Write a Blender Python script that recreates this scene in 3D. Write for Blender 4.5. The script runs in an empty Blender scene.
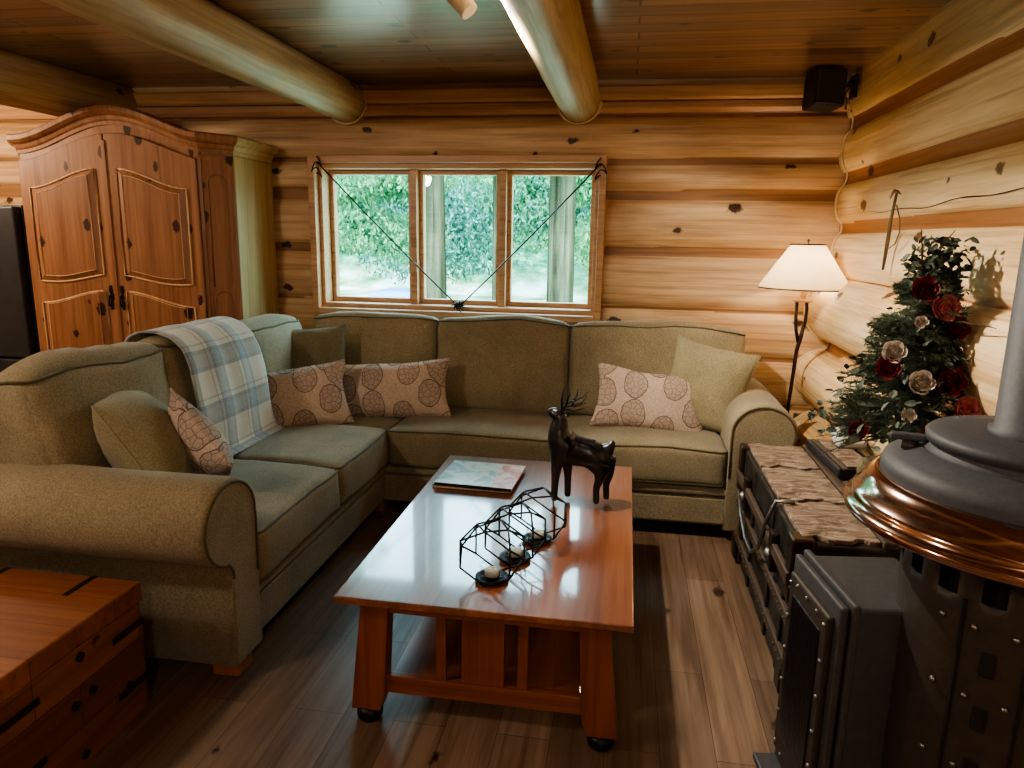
import bpy, bmesh, math, random
from mathutils import Vector, Matrix, Euler, noise as mn
random.seed(7)
PI = math.pi
SC = bpy.context.scene
COL = SC.collection
def R(d): return math.radians(d)

# ------------------------------------------------------------------ geometry helpers
class MB:
    def __init__(s): s.v = []; s.f = []; s.uv = None
    def add(s, vs, fs):
        o = len(s.v); s.v += [tuple(v) for v in vs]; s.f += [tuple(i + o for i in f) for f in fs]; return s
    def box(s, x0, x1, y0, y1, z0, z1, rot=None, about=None):
        vs = [Vector((x, y, z)) for x in (x0, x1) for y in (y0, y1) for z in (z0, z1)]
        if rot:
            c = Vector(about) if about else Vector(((x0+x1)/2, (y0+y1)/2, (z0+z1)/2))
            m = Euler(rot).to_matrix(); vs = [m @ (v - c) + c for v in vs]
        return s.add(vs, [(0,1,3,2),(4,6,7,5),(0,4,5,1),(2,3,7,6),(0,2,6,4),(1,5,7,3)])
    def tube(s, path, r, n=8, closed=False, caps=True):
        P = [Vector(p) for p in path]; k = len(P)
        rr = r if hasattr(r, '__len__') else [r]*k
        vs = []; prev = None
        for i, p in enumerate(P):
            if closed: t = P[(i+1) % k] - P[i-1]
            else: t = P[min(i+1, k-1)] - P[max(i-1, 0)]
            if t.length < 1e-9: t = Vector((0,0,1))
            t.normalize()
            a = prev if prev else (Vector((0,0,1)) if abs(t.z) < .9 else Vector((1,0,0)))
            a = a - t*a.dot(t)
            if a.length < 1e-6: a = t.orthogonal()
            a.normalize(); prev = a; b = t.cross(a)
            for j in range(n):
                q = 2*PI*j/n; vs.append(p + (a*math.cos(q) + b*math.sin(q))*rr[i])
        fs = []
        m = k if closed else k-1
        for i in range(m):
            for j in range(n):
                i2 = (i+1) % k
                fs.append((i*n+j, i*n+(j+1) % n, i2*n+(j+1) % n, i2*n+j))
        if caps and not closed:
            fs.append(tuple(range(n))[::-1]); fs.append(tuple((k-1)*n+j for j in range(n)))
        return s.add(vs, fs)
    def lathe(s, prof, c=(0,0,0), n=48, caps=True):
        vs = []; fs = []; k = len(prof)
        for r, z in prof:
            for j in range(n):
                q = 2*PI*j/n; vs.append((c[0]+r*math.cos(q), c[1]+r*math.sin(q), c[2]+z))
        for i in range(k-1):
            for j in range(n):
                fs.append((i*n+j, i*n+(j+1) % n, (i+1)*n+(j+1) % n, (i+1)*n+j))
        if caps: fs.append(tuple(range(n))[::-1]); fs.append(tuple((k-1)*n+j for j in range(n)))
        return s.add(vs, fs)
    def prism(s, poly, d0, d1, fn):
        """poly 2d points; fn(a,b,d)->xyz"""
        n = len(poly)
        vs = [fn(a, b, d0) for a, b in poly] + [fn(a, b, d1) for a, b in poly]
        fs = [tuple(range(n))[::-1], tuple(range(n, 2*n))] + [(i, (i+1) % n, n+(i+1) % n, n+i) for i in range(n)]
        return s.add(vs, fs)
    def grid(s, us, vs_, fn, keep=None):
        nu, nv = len(us), len(vs_)
        V = [fn(u, v) for u in us for v in vs_]
        F = []
        for i in range(nu-1):
            for j in range(nv-1):
                if keep and not keep((us[i]+us[i+1])/2, (vs_[j]+vs_[j+1])/2): continue
                F.append((i*nv+j, (i+1)*nv+j, (i+1)*nv+j+1, i*nv+j+1))
        return s.add(V, F)
    def rotate(s, rot, about):
        m = Euler(rot).to_matrix(); c = Vector(about)
        s.v = [tuple(m @ (Vector(v)-c) + c) for v in s.v]; return s
    def build(s, name, mat, parent=None, smooth=False, bevel=0, local=False, sub=0, origin=None, seg=2):
        me = bpy.data.meshes.new(name)
        vs = s.v
        if local: o0 = Vector((0,0,0))
        else:
            if origin is not None: o0 = Vector(origin)
            else:
                xs = [v[0] for v in vs]; ys = [v[1] for v in vs]; zs = [v[2] for v in vs]
                o0 = Vector(((min(xs)+max(xs))/2, (min(ys)+max(ys))/2, min(zs)))
        me.from_pydata([tuple(Vector(v)-o0) for v in vs], [], s.f)
        bm = bmesh.new(); bm.from_mesh(me); bmesh.ops.recalc_face_normals(bm, faces=bm.faces); bm.to_mesh(me); bm.free()
        if mat: me.materials.append(mat)
        if smooth:
            me.polygons.foreach_set('use_smooth', [True]*len(me.polygons))
        o = bpy.data.objects.new(name, me); COL.objects.link(o)
        o.location = o0
        if parent is not None:
            o.parent = parent
            if not local:
                w = Vector((0,0,0)); q = parent
                while q is not None: w += q.location; q = q.parent
                o.location = o0 - w
        if bevel:
            b = o.modifiers.new('bevel', 'BEVEL'); b.width = bevel; b.segments = seg; b.limit_method = 'ANGLE'; b.angle_limit = R(35)
        if sub:
            b = o.modifiers.new('sub', 'SUBSURF'); b.levels = sub; b.render_levels = sub
        return o
def tag(o, label=None, cat=None, group=None, kind=None):
    if label: o['label'] = label
    if cat: o['category'] = cat
    if group: o['group'] = group
    if kind: o['kind'] = kind
    return o
def thing(name, label, cat, loc, group=None, rot=(0,0,0)):
    o = bpy.data.objects.new(name, None); COL.objects.link(o); o.location = loc; o.rotation_euler = rot
    o.empty_display_size = .1
    return tag(o, label, cat, group)
def struct(o): o['kind'] = 'structure'; return o
def copy_tree(o, parent=None):
    c = o.copy(); COL.objects.link(c)
    if parent is not None: c.parent = parent
    for ch in list(o.children): copy_tree(ch, c)
    return c
def lin(a, b, n): return [a + (b-a)*i/(n-1) for i in range(n)]

# ------------------------------------------------------------------ materials
def newmat(name):
    m = bpy.data.materials.new(name); m.use_nodes = True
    nt = m.node_tree; b = nt.nodes['Principled BSDF']; return m, nt, b
def N(nt, t, **kw):
    n = nt.nodes.new(t)
    for k, v in kw.items():
        if k in n.inputs.keys() if isinstance(k, str) else False: n.inputs[k].default_value = v
        else: setattr(n, k, v)
    return n
def ramp(nt, fac, stops, interp='LINEAR'):
    r = nt.nodes.new('ShaderNodeValToRGB'); cr = r.color_ramp; cr.interpolation = interp
    while len(cr.elements) < len(stops): cr.elements.new(.5)
    for e, (p, c) in zip(cr.elements, stops): e.position = p; e.color = (*c, 1) if len(c) == 3 else c
    nt.links.new(fac, r.inputs[0]); return r.outputs[0]
def mix(nt, fac, a, b, mode='MIX'):
    m = nt.nodes.new('ShaderNodeMix'); m.data_type = 'RGBA'; m.blend_type = mode
    for i, s in ((0, fac), (6, a), (7, b)):
        if hasattr(s, 'is_linked') or hasattr(s, 'links'): nt.links.new(s, m.inputs[i])
        elif i == 0: m.inputs[0].default_value = s
        else: m.inputs[i].default_value = (*s, 1)
    return m.outputs[2]
def coord(nt, scale=(1,1,1), rot=(0,0,0), src='Object', loc=(0,0,0)):
    t = nt.nodes.new('ShaderNodeTexCoord'); mp = nt.nodes.new('ShaderNodeMapping')
    mp.inputs['Scale'].default_value = scale; mp.inputs['Rotation'].default_value = rot; mp.inputs['Location'].default_value = loc
    nt.links.new(t.outputs[src], mp.inputs[0]); return mp.outputs[0]
def swz(nt, axes, scale=(1,1,1)):
    t = nt.nodes.new('ShaderNodeTexCoord'); sp_ = nt.nodes.new('ShaderNodeSeparateXYZ'); cb = nt.nodes.new('ShaderNodeCombineXYZ')
    nt.links.new(t.outputs['Object'], sp_.inputs[0])
    for i, a in enumerate(axes): nt.links.new(sp_.outputs['XYZ'.index(a)], cb.inputs[i])
    mp = nt.nodes.new('ShaderNodeMapping'); mp.inputs['Scale'].default_value = scale; nt.links.new(cb.outputs[0], mp.inputs[0]); return mp.outputs[0]
def noise(nt, vec, scale, detail=4, rough=.55, dist=0):
    n = nt.nodes.new('ShaderNodeTexNoise'); n.inputs['Scale'].default_value = scale; n.inputs['Detail'].default_value = detail
    n.inputs['Roughness'].default_value = rough; n.inputs['Distortion'].default_value = dist
    nt.links.new(vec, n.inputs['Vector']); return n.outputs['Fac']
def bump(nt, b, h, strength, dist=.01):
    n = nt.nodes.new('ShaderNodeBump'); n.inputs['Strength'].default_value = strength; n.inputs['Distance'].default_value = dist
    nt.links.new(h, n.inputs['Height']); nt.links.new(n.outputs[0], b.inputs['Normal'])
def math_(nt, op, a, b=None, c=None):
    n = nt.nodes.new('ShaderNodeMath'); n.operation = op
    for i, s in enumerate((a, b, c)):
        if s is None: continue
        if hasattr(s, 'links'): nt.links.new(s, n.inputs[i])
        else: n.inputs[i].default_value = s
    return n.outputs[0]
def plain(name, col, rough=.5, metal=0, bumpy=0, bscale=60, var=.15, coat=0):
    m, nt, b = newmat(name)
    v = coord(nt); f = noise(nt, v, bscale*.3, 4)
    c = ramp(nt, f, [(.3, tuple(x*(1-var) for x in col)), (.7, tuple(min(1, x*(1+var)) for x in col))])
    nt.links.new(c, b.inputs['Base Color']); b.inputs['Roughness'].default_value = rough; b.inputs['Metallic'].default_value = metal
    b.inputs['Coat Weight'].default_value = coat
    if bumpy: bump(nt, b, noise(nt, v, bscale, 4), bumpy, .004)
    return m
def wood(name, dark, light, axis='X', rough=.45, fine=30, knots=0, knotcol=(.05,.02,.01), plank=None, band=None, coat=0, blotch=None, spec=.5, bstr=.15, kp=None, stk=1):
    """axis = grain direction.  plank=(pitch,length,rotation,mortar,variation)  band=colour in grooves (attribute 'band')"""
    m, nt, b = newmat(name)
    k = {'X': (.06,1,1), 'Y': (1,.06,1), 'Z': (1,1,.06)}[axis]
    v = coord(nt, k)
    n1 = noise(nt, v, fine, 6, .6, .6); n2 = noise(nt, v, fine*.22, 3, .5, 1.2)
    f = math_(nt, 'ADD', math_(nt, 'MULTIPLY', n1, .55), math_(nt, 'MULTIPLY', n2, .45))
    c = ramp(nt, f, [(.34, dark), (.64, light)])
    st_ = noise(nt, coord(nt, tuple(x if x == 1 else .025 for x in k)), fine*1.7, 3, .7)
    c = mix(nt, 1, c, ramp(nt, st_, [(.36, (.76,.70,.64)), (.50, (1,1,1))]), 'MULTIPLY')
    if blotch:
        fb = noise(nt, coord(nt, tuple(x**.35 for x in k)), 2.2, 2)
        c = mix(nt, ramp(nt, fb, [(.42, (0,0,0)), (.62, (1,1,1))]), c, mix(nt, 1, c, blotch, 'MULTIPLY'))
    mort = None
    if plank:
        pitch, length, axes, mw, var = plank
        br = nt.nodes.new('ShaderNodeTexBrick'); nt.links.new(swz(nt, axes), br.inputs['Vector'])
        br.inputs['Scale'].default_value = 1; br.inputs['Brick Width'].default_value = length; br.inputs['Row Height'].default_value = pitch
        br.inputs['Mortar Size'].default_value = mw; br.inputs['Mortar Smooth'].default_value = .3; br.offset = .37
        br.inputs['Color1'].default_value = (1-var, 1-var, 1-var, 1); br.inputs['Color2'].default_value = (1+var*.6, 1+var*.6, 1+var*.6, 1); br.inputs['Mortar'].default_value = (.22,.2,.18,1)
        c = mix(nt, 1, c, br.outputs['Color'], 'MULTIPLY'); mort = br.outputs['Fac']
    if knots:
        vo = nt.nodes.new('ShaderNodeTexVoronoi'); vo.inputs['Scale'].default_value = knots
        vo.voronoi_dimensions = '2D'
        kp = kp or {'X': 'XZ', 'Y': 'YZ', 'Z': 'ZX'}[axis]
        nt.links.new(swz(nt, kp, (.6,1,1)), vo.inputs['Vector'])
        d = math_(nt, 'ADD', vo.outputs['Distance'], math_(nt, 'MULTIPLY', math_(nt, 'SUBTRACT', noise(nt, coord(nt), knots*14, 3), .5), .11))
        sep = nt.nodes.new('ShaderNodeSeparateColor'); nt.links.new(vo.outputs['Color'], sep.inputs[0])
        sz = math_(nt, 'SUBTRACT', math_(nt, 'MULTIPLY', sep.outputs[0], .045*knots/2), .022)
        dd = math_(nt, 'SUBTRACT', d, sz)
        kf = ramp(nt, dd, [(.028, (1,1,1)), (.05, (0,0,0))])
        c = mix(nt, kf, c, knotcol)
    if band is not None:
        at = nt.nodes.new('ShaderNodeAttribute'); at.attribute_name = 'band'
        e = math_(nt, 'ADD', at.outputs['Fac'], math_(nt, 'MULTIPLY', math_(nt, 'SUBTRACT', noise(nt, coord(nt, k), 14, 4), .5), .5))
        bf = ramp(nt, e, [(.40, (0,0,0)), (.50, (1,1,1))])
        bc = mix(nt, 1, c, band, 'MULTIPLY')
        c = mix(nt, bf, c, bc)
    nt.links.new(c, b.inputs['Base Color']); b.inputs['Roughness'].default_value = rough
    b.inputs['Coat Weight'].default_value = coat; b.inputs['Coat Roughness'].default_value = .07
    b.inputs['Specular IOR Level'].default_value = spec
    h = f
    if mort is not None: h = math_(nt, 'SUBTRACT', math_(nt, 'MULTIPLY', f, .3), mort)
    bump(nt, b, h, bstr, .004)
    return m

M = {}
M['log_back'] = wood('back_log_wood', (.46,.30,.165), (.78,.56,.33), 'X', .5, 26, knots=2.4, band=(.50,.38,.30), blotch=(.80,.72,.62), bstr=.3)
M['log_right'] = wood('pale_log_wood', (.62,.43,.22), (.92,.73,.45), 'Y', .5, 24, knots=2.8, knotcol=(.16,.07,.03), band=(.46,.27,.17), blotch=(.90,.80,.62), bstr=.3)
M['log_plain'] = wood('beam_log_wood', (.30,.20,.10), (.62,.47,.28), 'Y', .45, 26, knots=2.2, blotch=(.8,.78,.66))
M['ceiling'] = wood('ceiling_board_wood', (.15,.078,.046), (.36,.20,.115), 'X', .30, 26, knots=3.2, knotcol=(.03,.01,.006), kp='XY', plank=(.125, 2.9, 'XY', .006, .45), coat=1.0)
M['ceiling'].node_tree.nodes['Principled BSDF'].inputs['Coat Roughness'].default_value = .24
M['floor'] = wood('floor_plank_wood', (.125,.078,.052), (.30,.21,.145), 'Y', .42, 22, knots=2.0, knotcol=(.04,.02,.012), kp='YX', plank=(.17, 1.2, 'YX', .0012, .30), blotch=(.72,.66,.6), spec=.35)
M['armoire'] = wood('knotty_pine', (.20,.088,.045), (.34,.165,.085), 'Z', .45, 26, knots=4.2, knotcol=(.035,.012,.006), spec=.3)
M['armoire_edge'] = wood('worn_pine_edge', (.50,.30,.16), (.72,.48,.28), 'Z', .5, 30)
M['armoire_side'] = wood('daylit_pine_side', (.36,.24,.10), (.52,.37,.17), 'Z', .4, 22, coat=.3)  # paler copy of the pine, window light painted into the colour
M['trim'] = wood('trim_board_wood', (.40,.21,.08), (.66,.40,.18), 'X', .5, 26, knots=3.0)
M['window_wood'] = wood('window_frame_wood', (.42,.22,.11), (.60,.35,.19), 'X', .4, 26)
M['table_top'] = wood('cherry_table_boards', (.17,.055,.025), (.30,.11,.052), 'Y', .28, 20, plank=(.105, 1.6, 'YX', .0, .28), coat=1.0, bstr=.04)
M['table'] = wood('cherry_wood', (.15,.043,.018), (.27,.082,.032), 'Z', .3, 20, coat=.2)
M['table_x'] = wood('cherry_wood_rail', (.17,.05,.020), (.30,.095,.036), 'X', .3, 20, coat=.2)
M['chest'] = wood('cedar_chest_boards', (.13,.042,.018), (.29,.11,.045), 'Y', .42, 20, knots=3.2, plank=(.13, .42, 'YZ', .0018, .35), bstr=.1)
M['chest_top'] = wood('cedar_chest_top', (.19,.06,.025), (.31,.11,.042), 'X', .40, 20, plank=(.16, 1.2, 'XY', .0015, .2), bstr=.1)
M['foot'] = wood('orange_wood_foot', (.26,.10,.035), (.40,.17,.06), 'X', .5, 30)
M['iron'] = plain('black_iron', (.015,.015,.016), .45, .6, .2, 40)
M['inlay'] = plain('dark_iron_inlay', (.018,.010,.008), .55, .3, .2, 60)
M['bronze'] = plain('dark_bronze', (.045,.028,.018), .38, .7, .25, 70)
M['stove'] = plain('stove_grey_steel', (.055,.056,.058), .55, .25, .12, 160)
M['stove_top'] = plain('stove_matte_grey', (.050,.053,.060), .62, .15, .1, 260)
M['stove_dark'] = plain('stove_brown_black', (.045,.035,.028), .5, .3, .12, 120)
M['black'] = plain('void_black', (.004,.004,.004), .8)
M['copper'] = plain('polished_copper', (.60,.40,.32), .13, 1.0, 0, 8, .12)
M['rivet'] = plain('steel_rivet', (.26,.24,.22), .4, .9)
M['speaker'] = plain('black_plastic', (.008,.009,.012), .4, 0, .1, 200)
M['fridge_front'] = plain('charcoal_appliance', (.028,.032,.038), .4, .2)
M['fridge_side'] = plain('navy_black_appliance', (.006,.009,.016), .45, .1)
M['deer'] = plain('glossy_black_resin', (.006,.006,.007), .30, 0, .5, 55, .3, .15)
M['antler'] = plain('black_wire', (.010,.009,.009), .35, .3)
M['candle'] = plain('white_wax', (.80,.76,.68), .5)
M['paper'] = plain('page_edges', (.55,.42,.30), .7, 0, .4, 200)
M['tape'] = plain('pale_caulk_rope', (.66,.48,.27), .6, 0, .3, 90)
M['pot'] = plain('olive_burlap', (.16,.13,.06), .9, 0, .9, 120, .35)
M['cloth_white'] = plain('white_cloth', (.55,.53,.50), .9, 0, .6, 60)
M['stem'] = plain('brown_twig', (.05,.028,.014), .8, 0, .4, 90)
M['hook'] = plain('aged_steel', (.16,.11,.06), .5, .5, .3, 90)

def glass_mat(name, col=(1,1,1), rough=0, thin=True):
    m, nt, b = newmat(name)
    out = nt.nodes['Material Output']; nt.nodes.remove(b)
    tr = nt.nodes.new('ShaderNodeBsdfTransparent'); tr.inputs[0].default_value = (*col, 1)
    gl = nt.nodes.new('ShaderNodeBsdfGlossy'); gl.inputs['Roughness'].default_value = rough
    fr = nt.nodes.new('ShaderNodeFresnel'); fr.inputs[0].default_value = 1.45
    mx = nt.nodes.new('ShaderNodeMixShader')
    ge = nt.nodes.new('ShaderNodeNewGeometry')
    nt.links.new(math_(nt, 'MULTIPLY', fr.outputs[0], math_(nt, 'SUBTRACT', 1.0, ge.outputs['Backfacing'])), mx.inputs[0]); nt.links.new(tr.outputs[0], mx.inputs[1]); nt.links.new(gl.outputs[0], mx.inputs[2]); nt.links.new(mx.outputs[0], out.inputs[0])
    return m
M['glass'] = glass_mat('window_glass', (.93,.98,.97))
M['cup_glass'] = glass_mat('clear_cup_glass', (.90,.92,.93), .02)

def fabric(name, c1, c2, scale=220, blot=3.0, bstr=.35, sheen=.15):
    m, nt, b = newmat(name); v = coord(nt)
    f = noise(nt, v, scale, 2, .7); g = noise(nt, v, blot, 4, .6, .4)
    s = math_(nt, 'ADD', math_(nt, 'MULTIPLY', f, .6), math_(nt, 'MULTIPLY', g, .4))
    nt.links.new(ramp(nt, s, [(.36, c1), (.64, c2)]), b.inputs['Base Color'])
    b.inputs['Roughness'].default_value = .9; b.inputs['Specular IOR Level'].default_value = .15
    b.inputs['Sheen Weight'].default_value = sheen
    bump(nt, b, s, bstr, .004); return m
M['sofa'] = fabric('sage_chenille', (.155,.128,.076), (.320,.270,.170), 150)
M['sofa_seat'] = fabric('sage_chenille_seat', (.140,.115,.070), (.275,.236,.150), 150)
M['pipe'] = fabric('sage_piping', (.07,.058,.026), (.12,.10,.05), 200)
M['pillow_green'] = fabric('sage_pillow', (.175,.152,.086), (.33,.292,.178), 150, 4)
M['pillow_dark'] = fabric('dark_olive_pillow', (.11,.098,.058), (.205,.182,.112), 150, 4)

def leaf_fabric():
    m, nt, b = newmat('leaf_print_linen'); v = coord(nt, (1,1,0))
    base = ramp(nt, noise(nt, coord(nt), 120, 3, .7), [(.35, (.40,.305,.24)), (.65, (.58,.465,.375))])
    vo = nt.nodes.new('ShaderNodeTexVoronoi'); vo.voronoi_dimensions = '2D'; vo.inputs['Scale'].default_value = 6.3; vo.inputs['Randomness'].default_value = .85
    nt.links.new(coord(nt, (1,.82,0)), vo.inputs['Vector'])
    d = math_(nt, 'ADD', vo.outputs['Distance'], math_(nt, 'MULTIPLY', math_(nt, 'SUBTRACT', noise(nt, v, 9, 3), .5), .20))
    ring = ramp(nt, d, [(.385, (0,0,0)), (.395, (1,1,1)), (.412, (1,1,1)), (.425, (0,0,0))])
    # veins inside the leaf: a fine cell net
    ve = nt.nodes.new('ShaderNodeTexVoronoi'); ve.feature = 'DISTANCE_TO_EDGE'; ve.voronoi_dimensions = '2D'; ve.inputs['Scale'].default_value = 34
    nt.links.new(v, ve.inputs['Vector'])
    net = ramp(nt, ve.outputs['Distance'], [(.03, (1,1,1)), (.09, (0,0,0))])
    ins = ramp(nt, d, [(.38, (1,1,1)), (.40, (0,0,0))])
    pick = nt.nodes.new('ShaderNodeSeparateColor'); nt.links.new(vo.outputs['Color'], pick.inputs[0])
    c = mix(nt, math_(nt, 'MULTIPLY', math_(nt, 'MULTIPLY', net, ins), .85), base, (.16,.12,.10))
    c = mix(nt, math_(nt, 'MULTIPLY', ins, .34), c, (.26,.19,.16))
    c = mix(nt, math_(nt, 'MULTIPLY', ring, .85), c, (.07,.055,.05))
    nt.links.new(c, b.inputs['Base Color']); b.inputs['Roughness'].default_value = .9; b.inputs['Specular IOR Level'].default_value = .15
    bump(nt, b, noise(nt, coord(nt), 200, 2), .3, .003); return m
M['leaf'] = leaf_fabric()
def plaid():
    m, nt, b = newmat('plaid_wool'); 
    t = nt.nodes.new('ShaderNodeTexCoord'); sp = nt.nodes.new('ShaderNodeSeparateXYZ'); nt.links.new(t.outputs['UV'], sp.inputs[0])
    def bands(s, per, off):
        fr = math_(nt, 'FRACT', math_(nt, 'ADD', math_(nt, 'DIVIDE', s, per), off))
        return ramp(nt, fr, [(0, (.66,.58,.43)), (.40, (.30,.28,.23)), (.44, (.66,.58,.43)), (.52, (.10,.105,.09)), (.60, (.20,.20,.17)), (.84, (.09,.10,.085)), (.92, (.66,.58,.43))], 'CONSTANT')
    a = bands(sp.outputs[0], .225, .55); c = bands(sp.outputs[1], .25, .30)
    col = mix(nt, .5, a, c); col = mix(nt, .6, col, mix(nt, 1, a, c, 'MULTIPLY'))
    nn = noise(nt, coord(nt, (260,260,260)), 1, 2)
    col = mix(nt, .25, col, ramp(nt, nn, [(.3, (.3,.3,.3)), (.7, (.9,.9,.9))]))
    nt.links.new(col, b.inputs['Base Color']); b.inputs['Roughness'].default_value = .95; b.inputs['Sheen Weight'].default_value = .3
    bump(nt, b, nn, .5, .003); return m
M['plaid'] = plaid()
def cover():
    m, nt, b = newmat('magazine_cover'); v = coord(nt)
    f = noise(nt, v, 9, 5, .6, .6)
    c = ramp(nt, f, [(.30, (.16,.30,.30)), (.42, (.42,.62,.55)), (.50, (.70,.72,.62)), (.58, (.30,.55,.60)), (.70, (.62,.40,.36))])  # cyan tones mostly paint the window's reflection into the cover
    sp = nt.nodes.new('ShaderNodeSeparateXYZ'); nt.links.new(v, sp.inputs[0])
    c = mix(nt, ramp(nt, math_(nt, 'ADD', sp.outputs[0], .5), [(.57, (0,0,0)), (.58, (1,1,1))]), c, ramp(nt, noise(nt, v, 14, 4), [(.4, (.60,.30,.28)), (.6, (.75,.62,.58))]))
    nt.links.new(c, b.inputs['Base Color']); b.inputs['Roughness'].default_value = .2; b.inputs['Coat Weight'].default_value = .4; return m
M['cover'] = cover()
def shade():
    m, nt, b = newmat('lamp_shade_linen'); v = coord(nt)
    c = ramp(nt, noise(nt, v, 160, 2), [(.3, (.78,.66,.46)), (.7, (.88,.77,.56))])
    nt.links.new(c, b.inputs['Base Color']); b.inputs['Roughness'].default_value = .8
    out = nt.nodes['Material Output']; tl = nt.nodes.new('ShaderNodeBsdfTranslucent'); nt.links.new(c, tl.inputs[0])
    mx = nt.nodes.new('ShaderNodeMixShader'); mx.inputs[0].default_value = .5
    nt.links.new(b.outputs[0], mx.inputs[1]); nt.links.new(tl.outputs[0], mx.inputs[2]); nt.links.new(mx.outputs[0], out.inputs[0]); return m
M['shade'] = shade()
def emit(name, col, s):
    m, nt, b = newmat(name); b.inputs['Emission Color'].default_value = (*col, 1); b.inputs['Emission Strength'].default_value = s; b.inputs['Base Color'].default_value = (*col, 1); return m
M['bulb'] = emit('warm_bulb', (1,.85,.62), 5)
def leafmat(name, cols, trans=.3, scale=9):
    m, nt, b = newmat(name); v = coord(nt)
    c = ramp(nt, noise(nt, v, scale, 3, .8), [(.28+.44*i/(len(cols)-1), q) for i, q in enumerate(cols)])
    nt.links.new(c, b.inputs['Base Color']); b.inputs['Roughness'].default_value = .6
    out = nt.nodes['Material Output']; tl = nt.nodes.new('ShaderNodeBsdfTranslucent'); nt.links.new(c, tl.inputs[0])
    mx = nt.nodes.new('ShaderNodeMixShader'); mx.inputs[0].default_value = trans
    nt.links.new(b.outputs[0], mx.inputs[1]); nt.links.new(tl.outputs[0], mx.inputs[2]); nt.links.new(mx.outputs[0], out.inputs[0]); return m
M['needles'] = leafmat('fir_needles', [(.035,.06,.042), (.10,.135,.09), (.26,.29,.21)], .15)
M['holly'] = leafmat('dark_broad_leaves', [(.020,.035,.024), (.05,.07,.045), (.16,.18,.14)], .1, 25)
M['rose_red'] = leafmat('dark_red_petals', [(.06,.004,.008), (.30,.015,.025)], .1, 60)
M['rose_pink'] = leafmat('pink_petals', [(.28,.03,.05), (.60,.18,.20), (.80,.5,.46)], .1, 60)
M['petal_white'] = leafmat('white_petals', [(.36,.27,.22), (.75,.70,.62)], .1, 60)
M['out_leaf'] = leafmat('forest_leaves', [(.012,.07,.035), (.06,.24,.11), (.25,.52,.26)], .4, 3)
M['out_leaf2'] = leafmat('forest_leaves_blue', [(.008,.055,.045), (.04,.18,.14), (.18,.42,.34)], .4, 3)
M['bark'] = wood('fir_bark', (.006,.010,.007), (.11,.12,.08), 'Z', .95, 12, bstr=1.0, blotch=(.35,.42,.35), spec=0)
def ground():
    m, nt, b = newmat('forest_ground'); v = coord(nt)
    near = ramp(nt, noise(nt, v, .7, 3), [(.38, (.05,.14,.05)), (.5, (.30,.32,.22)), (.6, (.60,.58,.50))])  # palest patches paint sunlight on the clearing into the colour
    far = ramp(nt, noise(nt, v, 1.6, 6, .75), [(.36, (.004,.03,.02)), (.5, (.02,.10,.06)), (.60, (.08,.24,.14)), (.74, (.4,.6,.45))])
    sp_ = nt.nodes.new('ShaderNodeSeparateXYZ'); nt.links.new(v, sp_.inputs[0])
    f_ = ramp(nt, math_(nt, 'DIVIDE', sp_.outputs[1], 60), [(.36, (0,0,0)), (.39, (1,1,1))])
    nt.links.new(mix(nt, f_, near, far), b.inputs['Base Color']); b.inputs['Roughness'].default_value = .9; b.inputs['Specular IOR Level'].default_value = .1; return m
M['ground'] = ground()
M['tarp'] = plain('blue_tarp', (.10,.20,.50), .5)

# ------------------------------------------------------------------ camera
yaw, pitch, roll, f = R(9.0), R(11.7), R(.97), 708.
H = 1.55
f0 = Vector((-math.sin(yaw), math.cos(yaw), 0)); rt = Vector((math.cos(yaw), math.sin(yaw), 0)); up0 = Vector((0,0,1))
fw = math.cos(pitch)*f0 - math.sin(pitch)*up0; up = math.cos(pitch)*up0 + math.sin(pitch)*f0
r2 = math.cos(roll)*rt + math.sin(roll)*up; u2 = math.cos(roll)*up - math.sin(roll)*rt
cam = bpy.data.cameras.new('camera'); co = bpy.data.objects.new('camera', cam); COL.objects.link(co)
mt = Matrix((r2, u2, -fw)).transposed().to_4x4(); mt.translation = (0,0,H); co.matrix_world = mt
cam.sensor_width = 36; cam.lens = 36*f/1024; cam.clip_start = .02; SC.camera = co

# ------------------------------------------------------------------ room
XR, YB, ZC, XL, YF = 1.25, 4.65, 2.5, -6.2, -3.2
WX0, WX1, WZ0, WZ1 = -2.07, -.20, 1.06, 2.01       # opening
def logprofile(z, seams, bul):
    """seams: list of (zlo,zhi) bands; between them bulging logs. returns (protrusion, band)"""
    for a, b_ in seams:
        if a <= z <= b_: return 0.0, 1.0
    lo = max([b_ for a, b_ in seams if b_ < z], default=-.3); hi = min([a for a, b_ in seams if a > z], default=2.8)
    t = (z-lo)/(hi-lo); s_ = abs(2*t-1)
    B = bul((lo+hi)/2)
    return B*(max(0, 1-s_**2.6))**.55, 0.0
def wallmesh(name, us, zs, fn, mat, bandfn, keep=None):
    mb = MB(); mb.grid(us, zs, fn, keep)
    o = mb.build(name, mat, smooth=True, origin=(0,0,0))
    at = o.data.attributes.new('band', 'FLOAT', 'POINT')
    at.data.foreach_set('value', [bandfn(v) for v in mb.v])
    return struct(o)
bseams = [(2.29,2.33),(2.01,2.05),(1.78,1.86),(1.435,1.50),(1.11,1.14),(.80,.835),(.49,.52),(.18,.21)]
rseams = [(2.19,2.262),(1.885,1.955),(1.605,1.672),(1.335,1.35),(.90,.96),(.50,.56),(.10,.16)]
def wob(u, z, s=1.): return .006*mn.noise(Vector((u*.8, z*5, 3.3*s))) + .0025*mn.noise(Vector((u*5, z*14, 8.1*s)))
def back_fn(x, z):
    w = .012*mn.noise(Vector((x*.35, round(z*3)*1.7, 0)))
    p, _ = logprofile(z + w, bseams, lambda c: .034)
    return (x, YB - p + wob(x, z) + .02, z)
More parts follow.
